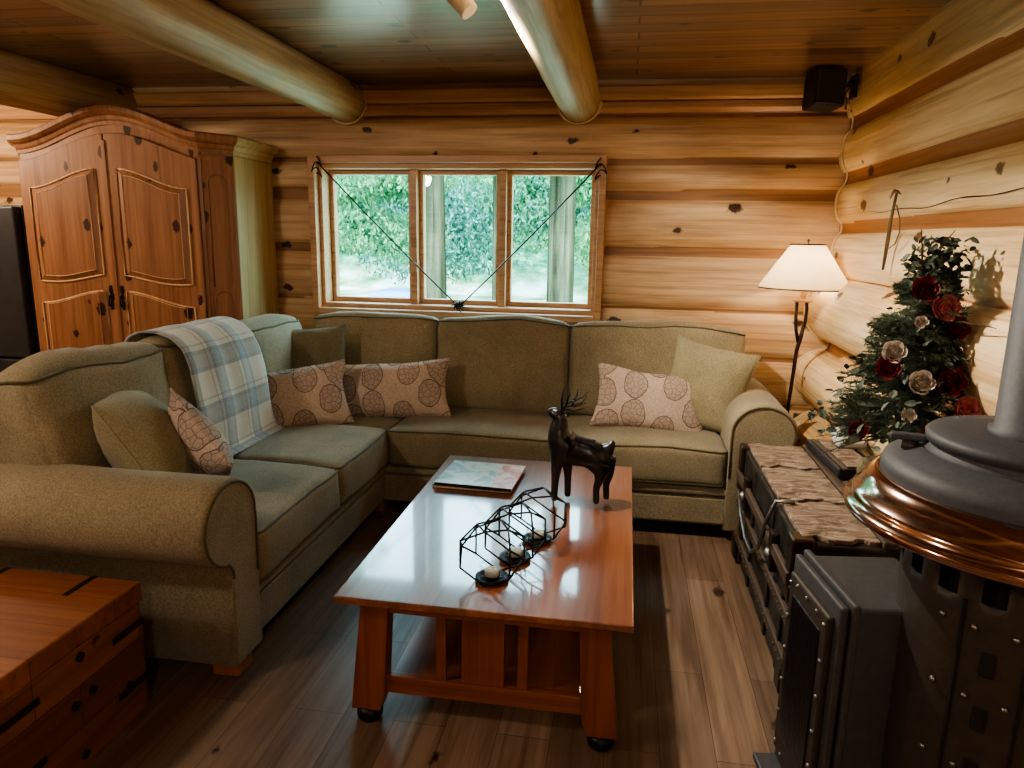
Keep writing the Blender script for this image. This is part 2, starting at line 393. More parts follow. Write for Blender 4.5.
def zgrid(seams, n, extra=()):
    s = set(round(z, 4) for z in lin(-.02, 2.56, n)) | set(extra)
    for a, b_ in seams: s |= {a-.004, a+.001, b_-.001, b_+.004, a-.012, b_+.012}
    return sorted(s)
zs = zgrid(bseams, 90, (WZ0, WZ1))
us = sorted(set([round(v, 3) for v in lin(XL, 1.45, 160)] + [WX0, WX1]))
def bandof(seams, amp=.012):
    def g(v, ax):
        z = v[2] + amp*mn.noise(Vector((v[ax]*.35, round(v[2]*3)*1.7, 0)))
        return logprofile(z, seams, lambda c: 0)[1]
    return g
gb = bandof(bseams)
wallmesh('wall_back', us, zs, back_fn, M['log_back'], lambda v: gb(v, 0), lambda x, z: not (WX0 < x < WX1 and WZ0 < z < WZ1))
def rbul(c): return .034 if c > 1.36 else (.105 if c > 1.0 else .125)
def right_p(y, z):
    kk = 1 + .45*min(1, max(0, (y-2.8)/.9)) if z < 1.34 else 1
    w = .010*mn.noise(Vector((y*.35, round(z*3)*1.7, 0)))
    return kk*logprofile(z + w, rseams, rbul)[0] - wob(y, z, 2)
zs2 = zgrid(rseams, 100)
gr = bandof(rseams, .010)
wallmesh('wall_right', [round(v, 3) for v in lin(YF, 4.80, 150)], zs2, lambda y, z: (XR - right_p(y, z), y, z), M['log_right'], lambda v: gr(v, 1))
# drying cracks of the pale logs
for ci, (y0, y1, zf) in enumerate(((1.6, 4.05, lambda y: 1.715 + .012*math.sin(y*3.1)+.006*math.sin(y*11)), (3.2, 4.5, lambda y: 1.345 + .006*math.sin(y*7)))):
    mb = MB(); ys = lin(y0, y1, 60)
    mb.grid(ys, [-1, 1], lambda y, s: (XR - right_p(y, zf(y)) - .0035, y, zf(y) + s*(.0015 + .0035*abs(mn.noise(Vector((y*4, ci, 0)))) )*math.sin(PI*(y-y0)/(y1-y0))**.5))
    struct(mb.build('trim_%d' % (3+ci), M['stem']))
# left and front walls (plain logs)
zs3 = zgrid(rseams, 60)
wallmesh('wall_left', lin(YF, 4.8, 40), zs3, lambda y, z: (XL + right_p(y, z), y, z), M['log_right'], lambda v: gr(v, 1))
wallmesh('wall_front', lin(XL-.1, 1.4, 40), zs3, lambda x, z: (x, YF + right_p(x, z), z), M['log_back'], lambda v: gr(v, 0))
mb = MB().box(XL-.1, 1.6, YF-.1, 4.9, -.08, 0); struct(mb.build('floor', M['floor'], origin=(0,0,0)))
mb = MB().box(XL-.1, 1.6, YF-.1, 4.9, ZC, ZC+.08); struct(mb.build('ceiling', M['ceiling'], origin=(0,0,0)))
# outer shell so no outside light leaks past the logs
mb = MB().box(XL-.4, WX0-.12, 4.86, 4.96, -.1, 2.7).box(WX1+.12, 1.8, 4.86, 4.96, -.1, 2.7).box(WX0-.12, WX1+.12, 4.86, 4.96, -.1, WZ0-.08).box(WX0-.12, WX1+.12, 4.86, 4.96, WZ1+.08, 2.7)
mb.box(1.5, 1.7, YF-.3, 4.9, -.1, 2.7).box(XL-.5, XL-.3, YF-.3, 4.9, -.1, 2.7).box(XL-.4, 1.7, YF-.4, YF-.2, -.1, 2.7).box(XL-.5, 1.8, YF-.4, 4.96, 2.6, 2.75)
struct(mb.build('wall_outer', M['bark'], origin=(0,0,0)))
# ceiling trim on the back wall
mb = MB(); 
prof = [(4.69,2.375),(4.60,2.375),(4.585,2.39),(4.583,2.45),(4.595,2.463),(4.69,2.465)]
mb.prism(prof, -3.42, 1.3, lambda a, b_, d: (d, a, b_))
struct(mb.build('trim_1', M['trim'], bevel=.004, origin=(0,0,0)))
mb = MB().prism([(4.69,2.305),(4.62,2.305),(4.60,2.33),(4.605,2.37),(4.69,2.373)], XL, 1.3, lambda a, b_, d: (d, a, b_))
struct(mb.build('trim_2', M['window_wood'], bevel=.004, origin=(0,0,0)))
# caulk rope scribed down the corner
mb = MB(); pts = [(XR - right_p(4.57, z) - .006, 4.585 - .02*math.sin(z*20), z) for z in lin(.15, 2.3, 120)]
mb.tube(pts, .006, 6); struct(mb.build('trim_corner', M['tape'], smooth=True))
# beams
def beam(x, rad, y0, zc, nm, sd):
    mb = MB(); n = 28; ys = lin(y0, 4.72, 60); V = []
    path = []; rr = []
    for y in ys:
        path.append((x + .012*mn.noise(Vector((y*.5, sd, 0))), y, zc + .008*mn.noise(Vector((y*.6, sd, 5)))))
        t = max(0, (y-4.45)/.27)
        rr.append(rad*(1 + .05*mn.noise(Vector((y*.9, sd, 9)))))
    mb.tube(path, rr, n)
    struct(mb.build(nm, M['log_plain'], smooth=True, origin=(x, 1, zc)))
    mb = MB(); mb.tube([(x + (rad+.006)*math.cos(a), 4.59, zc + (rad+.006)*math.sin(a)) for a in lin(PI*1.0, PI*2.0, 24)], .007, 6)
    struct(mb.build(nm.replace('trim_beam', 'trim_scribe'), M['tape'], smooth=True))
beam(-.34, .128, YF, 2.375, 'trim_beam_1', 1)
beam(-1.84, .128, YF, 2.385, 'trim_beam_2', 2)
beam(-3.47, .150, YF, 2.37, 'trim_beam_3', 3)

# ------------------------------------------------------------------ window
def ybox(mb, x0, x1, z0, z1, y0, y1): mb.box(x0, x1, y0, y1, z0, z1)
win = bpy.data.objects.new('window_1', None); COL.objects.link(win); win.location = (-1.13, 4.7, 1.03); struct(win)
mb = MB(); cz = .045
ybox(mb, -2.115, -2.07, 1.015, 2.055, 4.575, 4.68); ybox(mb, -.20, -.155, 1.015, 2.055, 4.575, 4.68)
ybox(mb, -2.07, -.20, 2.01, 2.055, 4.575, 4.68); ybox(mb, -2.07, -.20, 1.015, 1.06, 4.565, 4.68)
mb.build('casing', M['window_wood'], win, bevel=.004)
mb = MB()
ybox(mb, -2.075, -2.045, 1.06, 2.01, 4.64, 4.86); ybox(mb, -.225, -.195, 1.06, 2.01, 4.64, 4.86)
ybox(mb, -2.045, -.225, 1.98, 2.01, 4.64, 4.86); ybox(mb, -2.045, -.225, 1.06, 1.09, 4.64, 4.86)
for xc in (-1.432, -.826): ybox(mb, xc-.022, xc+.022, 1.09, 1.98, 4.70, 4.86)
mb.build('jamb', M['window_wood'], win, bevel=.003)
for x0, x1 in ((-2.045, -1.454), (-1.410, -.848), (-.804, -.225)):
    mb = MB(); w = .030
    ybox(mb, x0, x0+w, 1.09, 1.98, 4.76, 4.82); ybox(mb, x1-w, x1, 1.09, 1.98, 4.76, 4.82)
    ybox(mb, x0+w, x1-w, 1.98-w, 1.98, 4.76, 4.82); ybox(mb, x0+w, x1-w, 1.09, 1.09+w*1.1, 4.76, 4.82)
    s_ = mb.build('sash', M['window_wood'], win, bevel=.003)
    g = MB().box(x0+w-.004, x1-w+.004, 4.788, 4.792, 1.09+w-.004, 1.98-w+.004)
    g.build('pane', M['glass'], s_)
# twisted dark rods forming a V across the window
def rod(x0, z0, x1, z1, label):
    t = thing('curtain_cable', label, 'cable', (x0, 4.55, z0), 'dark cables crossing the window')
    mb = MB(); mb.tube([(x0+(x1-x0)*k, 4.555, z0+(z1-z0)*k - .012*math.sin(PI*k)) for k in lin(0, 1, 20)], .0052, 6); mb.build('cable', M['antler'], t, smooth=True)
    sgn = 1 if x1 > x0 else -1
    mb = MB(); mb.tube([(x0 + sgn*(-.01+.035*math.sin(a*1.0)), 4.552+.004*math.cos(a*3), z0 + .02 - .035*a/PI + .02*math.cos(2*a)) for a in lin(0, 3*PI, 50)], .0042, 6); mb.build('coiled_end', M['antler'], t, smooth=True)
    mb = MB().lathe([(.008,0),(.012,.004),(.012,.012),(.004,.016)], (x0, 4.556, z0-.008), 10); mb.build('wall_knob', M['antler'], t, smooth=True)
rod(-2.03, 2.005, -1.10, 1.11, 'dark thin cable from upper left window corner to sill centre')
rod(-.20, 1.995, -1.07, 1.11, 'dark thin cable from upper right window corner to sill centre')
mb = MB()
for k in range(14):
    a = k*2*PI/14 + .2; r_ = random.uniform(.035, .06)
    mb.tube([(-1.085, 4.55, 1.105), (-1.085 + r_*.5*math.cos(a), 4.54-.01*random.random(), 1.11 + r_*.35*math.sin(a)), (-1.085 + r_*math.cos(a+.3), 4.548, 1.105 + r_*.75*math.sin(a+.3))], [.006,.007,.003], 6)
mb.lathe([(.004,-.012),(.018,-.008),(.02,0),(.012,.012),(.003,.016)], (-1.085, 4.545, 1.105), 12)
tag(mb.build('bow', M['antler'], smooth=True), 'small dark spiky bow where both cables meet at the window sill', 'bow')

# ------------------------------------------------------------------ outside
mb = MB(); mb.grid(lin(-60, 40, 90), lin(4.97, 60, 80), lambda x, y: (x, y, -.35 + .02*(y-5)*.55 + .25*mn.noise(Vector((x*.15, y*.15, 0))) + (0 if y < 22 else min(7, (y-22)*.6)*(1+.35*mn.noise(Vector((x*.3, y*.3, 2)))))))
struct(mb.build('ground', M['ground'], smooth=True, origin=(0,0,0)))
def leafcloud(mb, c, rad, n, size):
    for _ in range(n):
        while True:
            p = Vector((random.uniform(-1,1), random.uniform(-1,1), random.uniform(-1,1)))
            if p.length <= 1: break
        q = Vector(c) + Vector((p.x*rad[0], p.y*rad[1], p.z*rad[2]))
        m = Euler((random.uniform(0,6), random.uniform(0,6), random.uniform(0,6))).to_matrix()
        s_ = size*random.uniform(.6, 1.4)
        mb.add([q + m @ Vector(v) for v in ((-s_,0,0),(0,-s_*.4,0),(s_,0,0),(0,s_*.4,0))], [(0,1,2,3)])
def conifer(x, y, tr, h, label, crown, mat='out_leaf', n=900, size=.16, low=2.2):
    t = thing('fir_tree', label, 'tree', (x, y, -.3), 'trees outside the window')
    MB().tube([(x, y, -.4), (x+.02, y, .3), (x+.03*random.uniform(-1,1), y, 3), (x, y, h)], [tr*1.25, tr, tr*.92, tr*.6], 16).build('trunk', M['bark'], t, smooth=True)
    if crown:
        mb = MB()
        for k in range(crown):
            a = random.uniform(0, 2*PI); rr = random.uniform(.3, 1.6); z = random.uniform(low, h)
            leafcloud(mb, (x+rr*math.cos(a), y+rr*math.sin(a), z), (.9,.9,.4), n//crown, size)
        mb.build('foliage', M[mat], t)
conifer(-2.62, 9.4, .20, 6, 'thick grey fir trunk seen through the middle window pane', 0, 'out_leaf2', 1200, .09, 3.0)
conifer(-2.05, 11.6, .17, 6, 'slimmer fir trunk at the right side of the middle window pane', 0, 'out_leaf2', 1200, .12, 3.2)
conifer(-.93, 9.9, .19, 6, 'thick pale fir trunk seen through the right window pane', 0, 'out_leaf', 1200, .09, 2.9)
conifer(-6.0, 13.5, .12, 7, 'thin dark fir trunk behind the left window pane foliage', 8, 'out_leaf', 1400, .13, 1.6)
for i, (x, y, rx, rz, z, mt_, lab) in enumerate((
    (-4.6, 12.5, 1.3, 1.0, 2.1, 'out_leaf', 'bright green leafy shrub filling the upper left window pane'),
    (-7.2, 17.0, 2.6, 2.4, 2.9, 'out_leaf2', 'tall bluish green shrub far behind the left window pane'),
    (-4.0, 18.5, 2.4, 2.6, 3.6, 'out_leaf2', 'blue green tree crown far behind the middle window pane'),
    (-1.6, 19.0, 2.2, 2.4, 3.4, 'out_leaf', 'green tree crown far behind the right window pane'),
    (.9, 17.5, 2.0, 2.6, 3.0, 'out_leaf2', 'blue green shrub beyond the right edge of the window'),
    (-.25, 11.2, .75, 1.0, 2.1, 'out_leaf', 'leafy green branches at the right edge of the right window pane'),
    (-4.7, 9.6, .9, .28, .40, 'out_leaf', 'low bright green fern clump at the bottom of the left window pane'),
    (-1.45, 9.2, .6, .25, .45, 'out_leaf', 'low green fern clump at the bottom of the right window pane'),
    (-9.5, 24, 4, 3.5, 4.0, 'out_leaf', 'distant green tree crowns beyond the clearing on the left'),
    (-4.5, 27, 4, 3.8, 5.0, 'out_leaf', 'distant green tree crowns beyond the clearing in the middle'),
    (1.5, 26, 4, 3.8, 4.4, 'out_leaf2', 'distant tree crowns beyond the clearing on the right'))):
    mb = MB(); d = y/14
    for k in range(9 if rz > .5 else 5):
        leafcloud(mb, (x+random.uniform(-.8,.8)*rx, y+random.uniform(-.5,.5), z+random.uniform(-.9,.6)*rz), (rx*.55, .8, rz*.45), 1300, .045*d+.02)
    tag(mb.build('leafy_shrub', M[mt_]), lab, 'shrub', 'shrubs outside the window')
mb = MB().box(-4.35, -3.5, 11.5, 12.6, .1, .62); tag(mb.build('covered_load', M['tarp'], bevel=.12, seg=4), 'blue covered load on the ground outside the left window pane', 'tarp')

# ------------------------------------------------------------------ sofa
def cushion(sx, sy, sz, r=.035, puff=(0,0,.02), n=16, wr=.006, seed=0, sag=0, crown=0):
    g = [math.sin(PI/2*(2*i/(n-1)-1)) for i in range(n)]
    verts = {}; V = []; F = []
    h = Vector((sx/2, sy/2, sz/2)); r = min(r, min(h)*.98)
    def vid(p):
        k = tuple(round(c, 5) for c in p)
        if k in verts: return verts[k]
        P = Vector(p); q = Vector((P.x*h.x, P.y*h.y, P.z*h.z))
        inner = Vector([max(-(h[i]-r), min(h[i]-r, q[i])) for i in range(3)])
        d = q - inner
        if d.length > 1e-9: q = inner + d.normalized()*r
        ex = (1-P.y**2)*(1-P.z**2); ey = (1-P.x**2)*(1-P.z**2); ez = (1-P.x**2)*(1-P.y**2)
        q.x += P.x*puff[0]*max(0, ex)**.7; q.y += P.y*puff[1]*max(0, ey)**.7; q.z += P.z*puff[2]*max(0, ez)**.7
        if crown and P.z > 0: q.z += crown*(1-P.x**2)*P.z
        nv = Vector((q.x*3.2+seed*7.7, q.y*3.2, q.z*3.2)); nw = Vector((q.x*10+seed*3.1, q.y*10, q.z*10))
        q += mn.noise_vector(nv)*wr*1.6 + mn.noise_vector(nw)*wr*.6
        verts[k] = len(V); V.append(q); return verts[k]
    for ax in range(3):
        for s_ in (-1, 1):
            for i in range(n-1):
                for j in range(n-1):
                    q = []
                    for a, b_ in ((g[i],g[j]),(g[i+1],g[j]),(g[i+1],g[j+1]),(g[i],g[j+1])):
                        p = [0,0,0]; p[ax] = s_; p[(ax+1)%3] = a; p[(ax+2)%3] = b_; q.append(vid(p))
                    F.append(tuple(q if s_ > 0 else q[::-1]))
    return MB().add(V, F)
def rrect(hx, hy, r, z, n=5):
    pts = []
    for cx, cy, a0 in ((hx-r, hy-r, 0), (-hx+r, hy-r, 90), (-hx+r, -hy+r, 180), (hx-r, -hy+r, 270)):
        for k in range(n): a = R(a0 + 90*k/(n-1)); pts.append((cx + r*math.cos(a), cy + r*math.sin(a), z))
    return pts
def densify(p, m=4):
    o = []
    for i in range(len(p)):
        a = Vector(p[i]); b_ = Vector(p[(i+1) % len(p)])
        k = max(1, int((b_-a).length/.05))
        for j in range(k): o.append(a.lerp(b_, j/k))
    return o
sofa = thing('sectional_sofa', 'large sage green L-shaped sectional sofa with rolled arms under the window', 'sofa', (-1.0, 3.4, 0))
def add_cushion(name, c, size, rot=(0,0,0), mat='sofa', pipe=True, **kw):
    mb = cushion(*size, **kw)
    o = mb.build(name, M[mat], sofa, smooth=True, local=True)
    o.location = Vector(c) - Vector(sofa.location); o.rotation_euler = rot
    if pipe:
        wr = kw.get('wr', .006); seed = kw.get('seed', 0)
        for zz in pipe if isinstance(pipe, tuple) else (1, -1):
            h = Vector(size)/2; r = kw.get('r', .035)
            pts = densify(rrect(h.x-.004, h.y-.004, r, zz*(h.z - r*.35)))
            out = []
            for q in pts:
                nv = Vector((q.x*3.2+seed*7.7, q.y*3.2, q.z*3.2)); nw = Vector((q.x*10+seed*3.1, q.y*10, q.z*10))
                pp = Vector((q.x/h.x, q.y/h.y, q.z/h.z))
                q = q + mn.noise_vector(nv)*wr*1.6 + mn.noise_vector(nw)*wr*.6
                if zz > 0: q.z += kw.get('crown', 0)*(1-min(1, pp.x**2))
                out.append(q)
            MB().tube(out, .0055, 6, closed=True).build('piping', M['pipe'], o, smooth=True, local=True)
    return o
# base: rail bodies
mb = MB().box(-2.22, -1.295, 2.19, 4.5, .078, .235).box(-1.30, .60, 3.635, 4.5, .078, .235)
mb.build('base', M['sofa'], sofa, bevel=.015)
# upper lip of the rail
mb = MB().box(-2.20, -1.285, 2.19, 4.48, .240, .288).box(-1.29, .60, 3.625, 4.48, .240, .288)
mb.build('front_rail', M['sofa'], sofa, bevel=.02, seg=4)
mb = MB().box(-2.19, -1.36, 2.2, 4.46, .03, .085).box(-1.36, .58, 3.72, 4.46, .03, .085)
mb.build('underside_shadow', M['black'], sofa)  # black slab painting the shadow gap below the base
# back frame
mb = MB().box(-2.27, -2.13, 2.05, 4.53, .055, .84).box(-2.27, .74, 4.40, 4.53, .055, .84)
mb.build('back_frame', M['sofa'], sofa, bevel=.04, seg=5)
# seat cushions (top z .515)
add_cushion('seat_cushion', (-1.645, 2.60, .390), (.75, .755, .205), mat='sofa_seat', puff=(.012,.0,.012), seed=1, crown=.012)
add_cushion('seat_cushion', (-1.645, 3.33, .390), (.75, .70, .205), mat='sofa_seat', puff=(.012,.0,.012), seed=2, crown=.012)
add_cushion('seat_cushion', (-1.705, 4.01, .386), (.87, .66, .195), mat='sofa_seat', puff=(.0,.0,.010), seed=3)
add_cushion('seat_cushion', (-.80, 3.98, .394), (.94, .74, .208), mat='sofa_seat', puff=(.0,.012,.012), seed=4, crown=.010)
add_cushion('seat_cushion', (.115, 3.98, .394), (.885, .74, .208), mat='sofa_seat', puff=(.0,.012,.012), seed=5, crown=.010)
# back cushions of the left wing (faces +x)
add_cushion('back_cushion', (-2.045, 2.41, .755), (.22, .74, .58), rot=(0, R(-10), 0), puff=(.05,.0,.03), seed=6, wr=.020, r=.05, crown=0.02)
add_cushion('back_cushion', (-2.045, 3.15, .765), (.21, .74, .58), rot=(0, R(-10), 0), puff=(.045,.0,.03), seed=7, wr=.010, r=.05, crown=0.02)
add_cushion('back_cushion', (-2.06, 3.86, .745), (.20, .66, .56), rot=(0, R(-9), 0), puff=(.04,.0,.03), seed=8, wr=.010, r=.05, crown=0.02)
# back cushions along the window
add_cushion('back_cushion', (-1.56, 4.30, .755), (.84, .20, .56), rot=(R(-9), 0, 0), puff=(.0,.04,.02), seed=9, wr=.010, r=.05, crown=0.02)
add_cushion('back_cushion', (-.735, 4.30, .755), (.83, .21, .57), rot=(R(-9), 0, 0), puff=(.0,.045,.02), seed=10, wr=.009, r=.05, crown=0.02)
add_cushion('back_cushion', (.19, 4.29, .75), (1.02, .21, .56), rot=(R(-9), 0, 0), puff=(.0,.05,.02), seed=11, wr=.012, r=.05, crown=0.02)
# arms
def arm_profile():
    P = [(0,.055),(0,.35),(-.004,.57)]
    for a in lin(185, -70, 26): P.append((.163+.165*math.cos(R(a)), .600+.146*math.sin(R(a))))
    P += [(.195,.457),(.172,.427),(.165,.39),(.165,.055)]
    return P
def arm(fn, d0, d1, nm):
    P = arm_profile(); mb = MB()
    nd = 20; ds = [d0] + lin(d0+(.012 if d1 > d0 else -.012), d1, nd)
    # slightly inset cap ring to round the front edge
    cx, cz = .10, .45
    rows = []
    for k, d in enumerate(ds):
        s_ = .965 if k == 0 else 1
        w = 0 if k == 0 else .004
        rows.append([fn(cx+(a-cx)*s_ + w*mn.noise(Vector((a*9, d*4, b_*6))), cz+(b_-cz)*s_ + w*mn.noise(Vector((a*9+5, d*4, b_*6))), d) for a, b_ in P])
    n = len(P); V = [v for r_ in rows for v in r_]
    Fs = [(i*n+j, i*n+(j+1) % n, (i+1)*n+(j+1) % n, (i+1)*n+j) for i in range(len(ds)-1) for j in range(n)]
    Fs += [tuple(range(n)), tuple((len(ds)-1)*n + j for j in range(n))]
    o = mb.add(V, Fs).build('arm', M['sofa'], sofa, smooth=False)
    for p in o.data.polygons: p.use_smooth = len(p.vertices) == 4
    dd = d0 + (-.001 if d1 > d0 else .001)
    mb = MB(); path = [fn(.10+(a-.10)*.93+.002, .45+(b_-.45)*.955, dd) for a, b_ in P if b_ > .08]
    mb.tube(path, .0055, 6); mb.build('welt', M['pipe'], o, smooth=True)
    return o
arm(lambda a, b_, d: (.56+a, d, b_), 3.615, 4.52, 'r')
arm(lambda a, b_, d: (d, 2.22-a, b_), -1.275, -2.26, 'l')
for x, y in ((-1.345, 2.125), (-2.18, 2.125), (.66, 3.69), (.66, 4.44), (-2.18, 4.44), (-1.36, 3.70)):
    MB().box(x-.05, x+.05, y-.05, y+.05, .0, .057).build('foot', M['foot'], sofa, bevel=.005)

# ------------------------------------------------------------------ throw pillows
def pillow_mesh(w, h, t, n=26, seed=0, wr=.006, pinch=.09):
    mb = MB(); g = [math.sin(PI/2*(2*i/(n-1)-1)) for i in range(n)]
    for s_ in (1, -1):
        def fn(u, v):
            x = u*w/2*(1 - pinch*(1-v*v)*abs(u)**1.5); y = v*h/2*(1 - pinch*(1-u*u)*abs(v)**1.5)
            th = t/2*(max(0, (1-abs(u)**2.2)*(1-abs(v)**2.2)))**.55
            q = Vector((x, y, s_*th))
            edge = 1-max(abs(u), abs(v))
            k = mn.noise(Vector((x*9+seed*5, y*9, s_*2)))*wr + mn.noise(Vector((x*4+seed, y*4, s_*7)))*wr*2
            # radial creases from the corners
            ca = math.atan2(abs(v)-1.02, abs(u)-1.02); cr = max(0, abs(u)+abs(v)-.9)
            k += .006*math.sin(ca*11)*min(1, edge*6)*cr
            q.z += s_*k*min(1, edge*5)
            q.x += mn.noise(Vector((u*2+seed, v*2, 4)))*.008; q.y += mn.noise(Vector((u*2, v*2+seed, 9)))*.008
            return q
        mb.grid(g, g, fn)
    return mb
def pillow(name, w, h, t, loc, rot, mat, label, group, seed=0, fringe=False, **kw):
    root = thing(name, label, 'pillow', loc, group); root.rotation_euler = rot
    o = pillow_mesh(w, h, t, seed=seed, **kw).build('pillow_cover', M[mat], root, smooth=True, local=True)
    bm = bmesh.new(); bm.from_mesh(o.data); bmesh.ops.remove_doubles(bm, verts=bm.verts, dist=.0005); bmesh.ops.recalc_face_normals(bm, faces=bm.faces); bm.to_mesh(o.data); bm.free()
    mb = MB(); pts = []
    pn = kw.get('pinch', .09)
    for u, v in [(a, -1) for a in lin(-1, 1, 22)[:-1]] + [(1, a) for a in lin(-1, 1, 22)[:-1]] + [(-a, 1) for a in lin(-1, 1, 22)[:-1]] + [(-1, -a) for a in lin(-1, 1, 22)[:-1]]:
        x = u*w/2*(1 - pn*(1-v*v)*abs(u)**1.5); y = v*h/2*(1 - pn*(1-u*u)*abs(v)**1.5)
        pts.append((x + mn.noise(Vector((u*2+seed, v*2, 4)))*.008, y + mn.noise(Vector((u*2, v*2+seed, 9)))*.008, 0))
    mb.tube(pts, .0045, 6, closed=True).build('seam', M[mat] if not fringe else M['leaf'], root, smooth=True, local=True)
    return root
LG = 'leaf print lumbar pillows on the green sofa'; GG = 'plain green throw pillows on the sofa'
# local x=width, y=height, z=thickness (front). Facing -y: rot x=90 ; leaning back
pillow('lumbar_pillow', .64, .35, .15, (.165, 3.98, .650), (R(72), R(7), R(4)), 'leaf', 'beige leaf print lumbar pillow at the right end of the sofa', LG, 1)
pillow('throw_pillow', .47, .48, .17, (.47, 4.04, .745), (R(74), R(9), R(-22)), 'pillow_green', 'square sage green pillow leaning by the right rolled arm', GG, 2)
pillow('lumbar_pillow', .70, .34, .16, (-1.345, 3.95, .650), (R(74), R(-5), R(2)), 'leaf', 'beige leaf print lumbar pillow below the middle of the window', LG, 3)
pillow('lumbar_pillow', .70, .36, .16, (-1.845, 3.60, .640), (R(74), R(-6), R(28)), 'leaf', 'beige leaf print lumbar pillow in the sofa corner beside the plaid throw', LG, 4)
pillow('throw_pillow', .50, .44, .15, (-1.88, 3.95, .79), (R(74), R(-4), R(14)), 'pillow_dark', 'dark olive pillow standing in the sofa corner behind leaf print pillows', GG, 5)
pillow('throw_pillow', .56, .50, .27, (-1.84, 2.44, .72), (R(60), R(2), R(118)), 'pillow_green', 'plump sage green pillow beside the left rolled arm', GG, 6, pinch=.03, wr=.010)
pillow('lumbar_pillow', .60, .38, .18, (-1.73, 2.59, .645), (R(62), R(36), R(128)), 'leaf', 'small beige leaf print pillow leaning on the plump green pillow', LG, 7)

# ------------------------------------------------------------------ plaid throw
def throw_blanket():
    # path in (x,z) over the second left back cushion
    prof = [(-2.235,.86),(-2.24,.98),(-2.225,1.06),(-2.19,1.105),(-2.13,1.128),(-2.06,1.128),(-1.99,1.105),(-1.94,1.06),(-1.905,.98),(-1.885,.88),(-1.87,.78),(-1.862,.70),(-1.855,.62),(-1.845,.555),(-1.80,.535)]
    L = [0]
    for i in range(1, len(prof)): L.append(L[-1] + math.dist(prof[i], prof[i-1]))
    def at(s_):
        for i in range(1, len(prof)):
            if s_ <= L[i] + 1e-9:
                k = (s_-L[i-1])/(L[i]-L[i-1]); return [prof[i-1][j]+(prof[i][j]-prof[i-1][j])*k for j in (0,1)]
        return prof[-1]
    ss = lin(0, L[-1], 50); ts = lin(0, 1, 34)
    mb = MB(); uv = []
    def fn(s_, t):
        x, z = at(s_); z -= .022
        y0 = 2.84 - .02*s_; y1 = 3.42 + .03*s_
        y = y0 + (y1-y0)*t + .006*math.sin(s_*14+t*5)
        o = .008*mn.noise(Vector((s_*4, t*5, 1))) + .006*math.sin(t*19 + s_*2)*.5
        uv.append((t*.62+.04, s_))
        return (x + o, y, z + o*.6)
    mb.grid(ss, ts, fn)
    o = mb.build('throw_blanket', M['plaid'], smooth=True)
    ul = o.data.uv_layers.new(name='UVMap')
    for l in o.data.loops: ul.data[l.index].uv = uv[l.vertex_index]
    s2 = o.modifiers.new('solid', 'SOLIDIFY'); s2.thickness = .009; s2.offset = 1
    tag(o, 'cream and blue-grey plaid throw blanket draped over the left wing cushion', 'blanket')
throw_blanket()

# ------------------------------------------------------------------ coffee table
tb = thing('coffee_table', 'reddish cherry wood coffee table with slatted ends and lower shelf', 'table', (-.39, 2.62, 0))
X0, X1, Y0, Y1 = -.845, .068, 1.885, 3.36
MB().box(X0, X1, Y0, Y1, .438, .462).build('table_top', M['table_top'], tb, bevel=.004, origin=(X0, Y0, .44))
for y in (1.965, 3.28):
    MB().box(X0+.13, X1-.13, y-.012, y+.012, .385, .438).build('top_rail', M['table_x'], tb, bevel=.002)
    MB().box(X0+.13, X1-.13, y-.014, y+.014, .105, .165).build('bottom_rail', M['table_x'], tb, bevel=.003)
    for xc, w in ((-.522, .016), (-.388, .068), (-.262, .016)):
        MB().box(xc-w, xc+w, y-.009, y+.009, .165, .438).build('slat', M['table'], tb, bevel=.002)
MB().box(X0+.15, X1-.15, 1.98, 3.27, .135, .155).build('lower_shelf', M['table_top'], tb, bevel=.003, origin=(X0, Y0, .13))
for x in (X0+.14, X1-.14):
    MB().box(x-.01, x+.01, 1.98, 3.27, .375, .438).build('side_rail', M['table_x'], tb, bevel=.002)
for sx, xx in ((-1, X0+.115), (1, X1-.115)):
    for y in (1.965, 3.28):
        # flared leg: wider and further out at the foot
        o0, o1 = .0, .045
        top = [(-.045, .438), (.045, .438)]; bot = [(-.045+sx*.030, .045), (.045+sx*.030, .045)]
        poly = [bot[0], bot[1], top[1], top[0]]
        if sx < 0: poly = [(bot[0][0]-.012, .045), (bot[1][0]-.004, .045), (bot[1][0]+.012, .10), top[1], top[0]]
        else: poly = [(bot[0][0]+.004, .045), (bot[1][0]+.012, .045), top[1], top[0], (bot[0][0]-.012, .10)]
        lg = MB().prism(poly, y-.032, y+.032, lambda a, b_, d: (xx+a, d, b_)).build('leg', M['table'], tb, bevel=.004)
        cs = MB().lathe([(.020,.0),(.036,.002),(.042,.012),(.042,.030),(.034,.044),(.012,.046)], (xx+sx*.035, y, 0), 20)
        cs.build('caster', M['iron'], lg, smooth=True)

# magazines on the table
bk = MB().box(-.80, -.455, 2.875, 3.195, .4625, .476, rot=(0,0,R(-1.5)))
b1 = thing('book', 'dark brown hardcover book under the magazine on the coffee table', 'book', (-.63, 3.03, .4625))
bk.build('cover', M['bronze'], b1, bevel=.002)
MB().box(-.795, -.452, 2.872, 3.19, .4652, .4735, rot=(0,0,R(-1.5))).build('pages', M['paper'], b1)
b2 = thing('magazine', 'pinkish glossy picture book with painted pale blue window reflection on top of the book stack', 'magazine', (-.625, 3.03, .4765))
MB().box(-.785, -.44, 2.865, 3.185, .4765, .488, rot=(0,0,R(-3))).build('pages', M['paper'], b2)
MB().box(-.788, -.437, 2.862, 3.188, .488, .4905, rot=(0,0,R(-3))).build('cover', M['cover'], b2)
MB().box(-.785, -.44, 2.861, 2.865, .4768, .4905, rot=(0,0,R(-3)), about=(-.6125,3.025,.48)).build('spine', M['bronze'], b2)

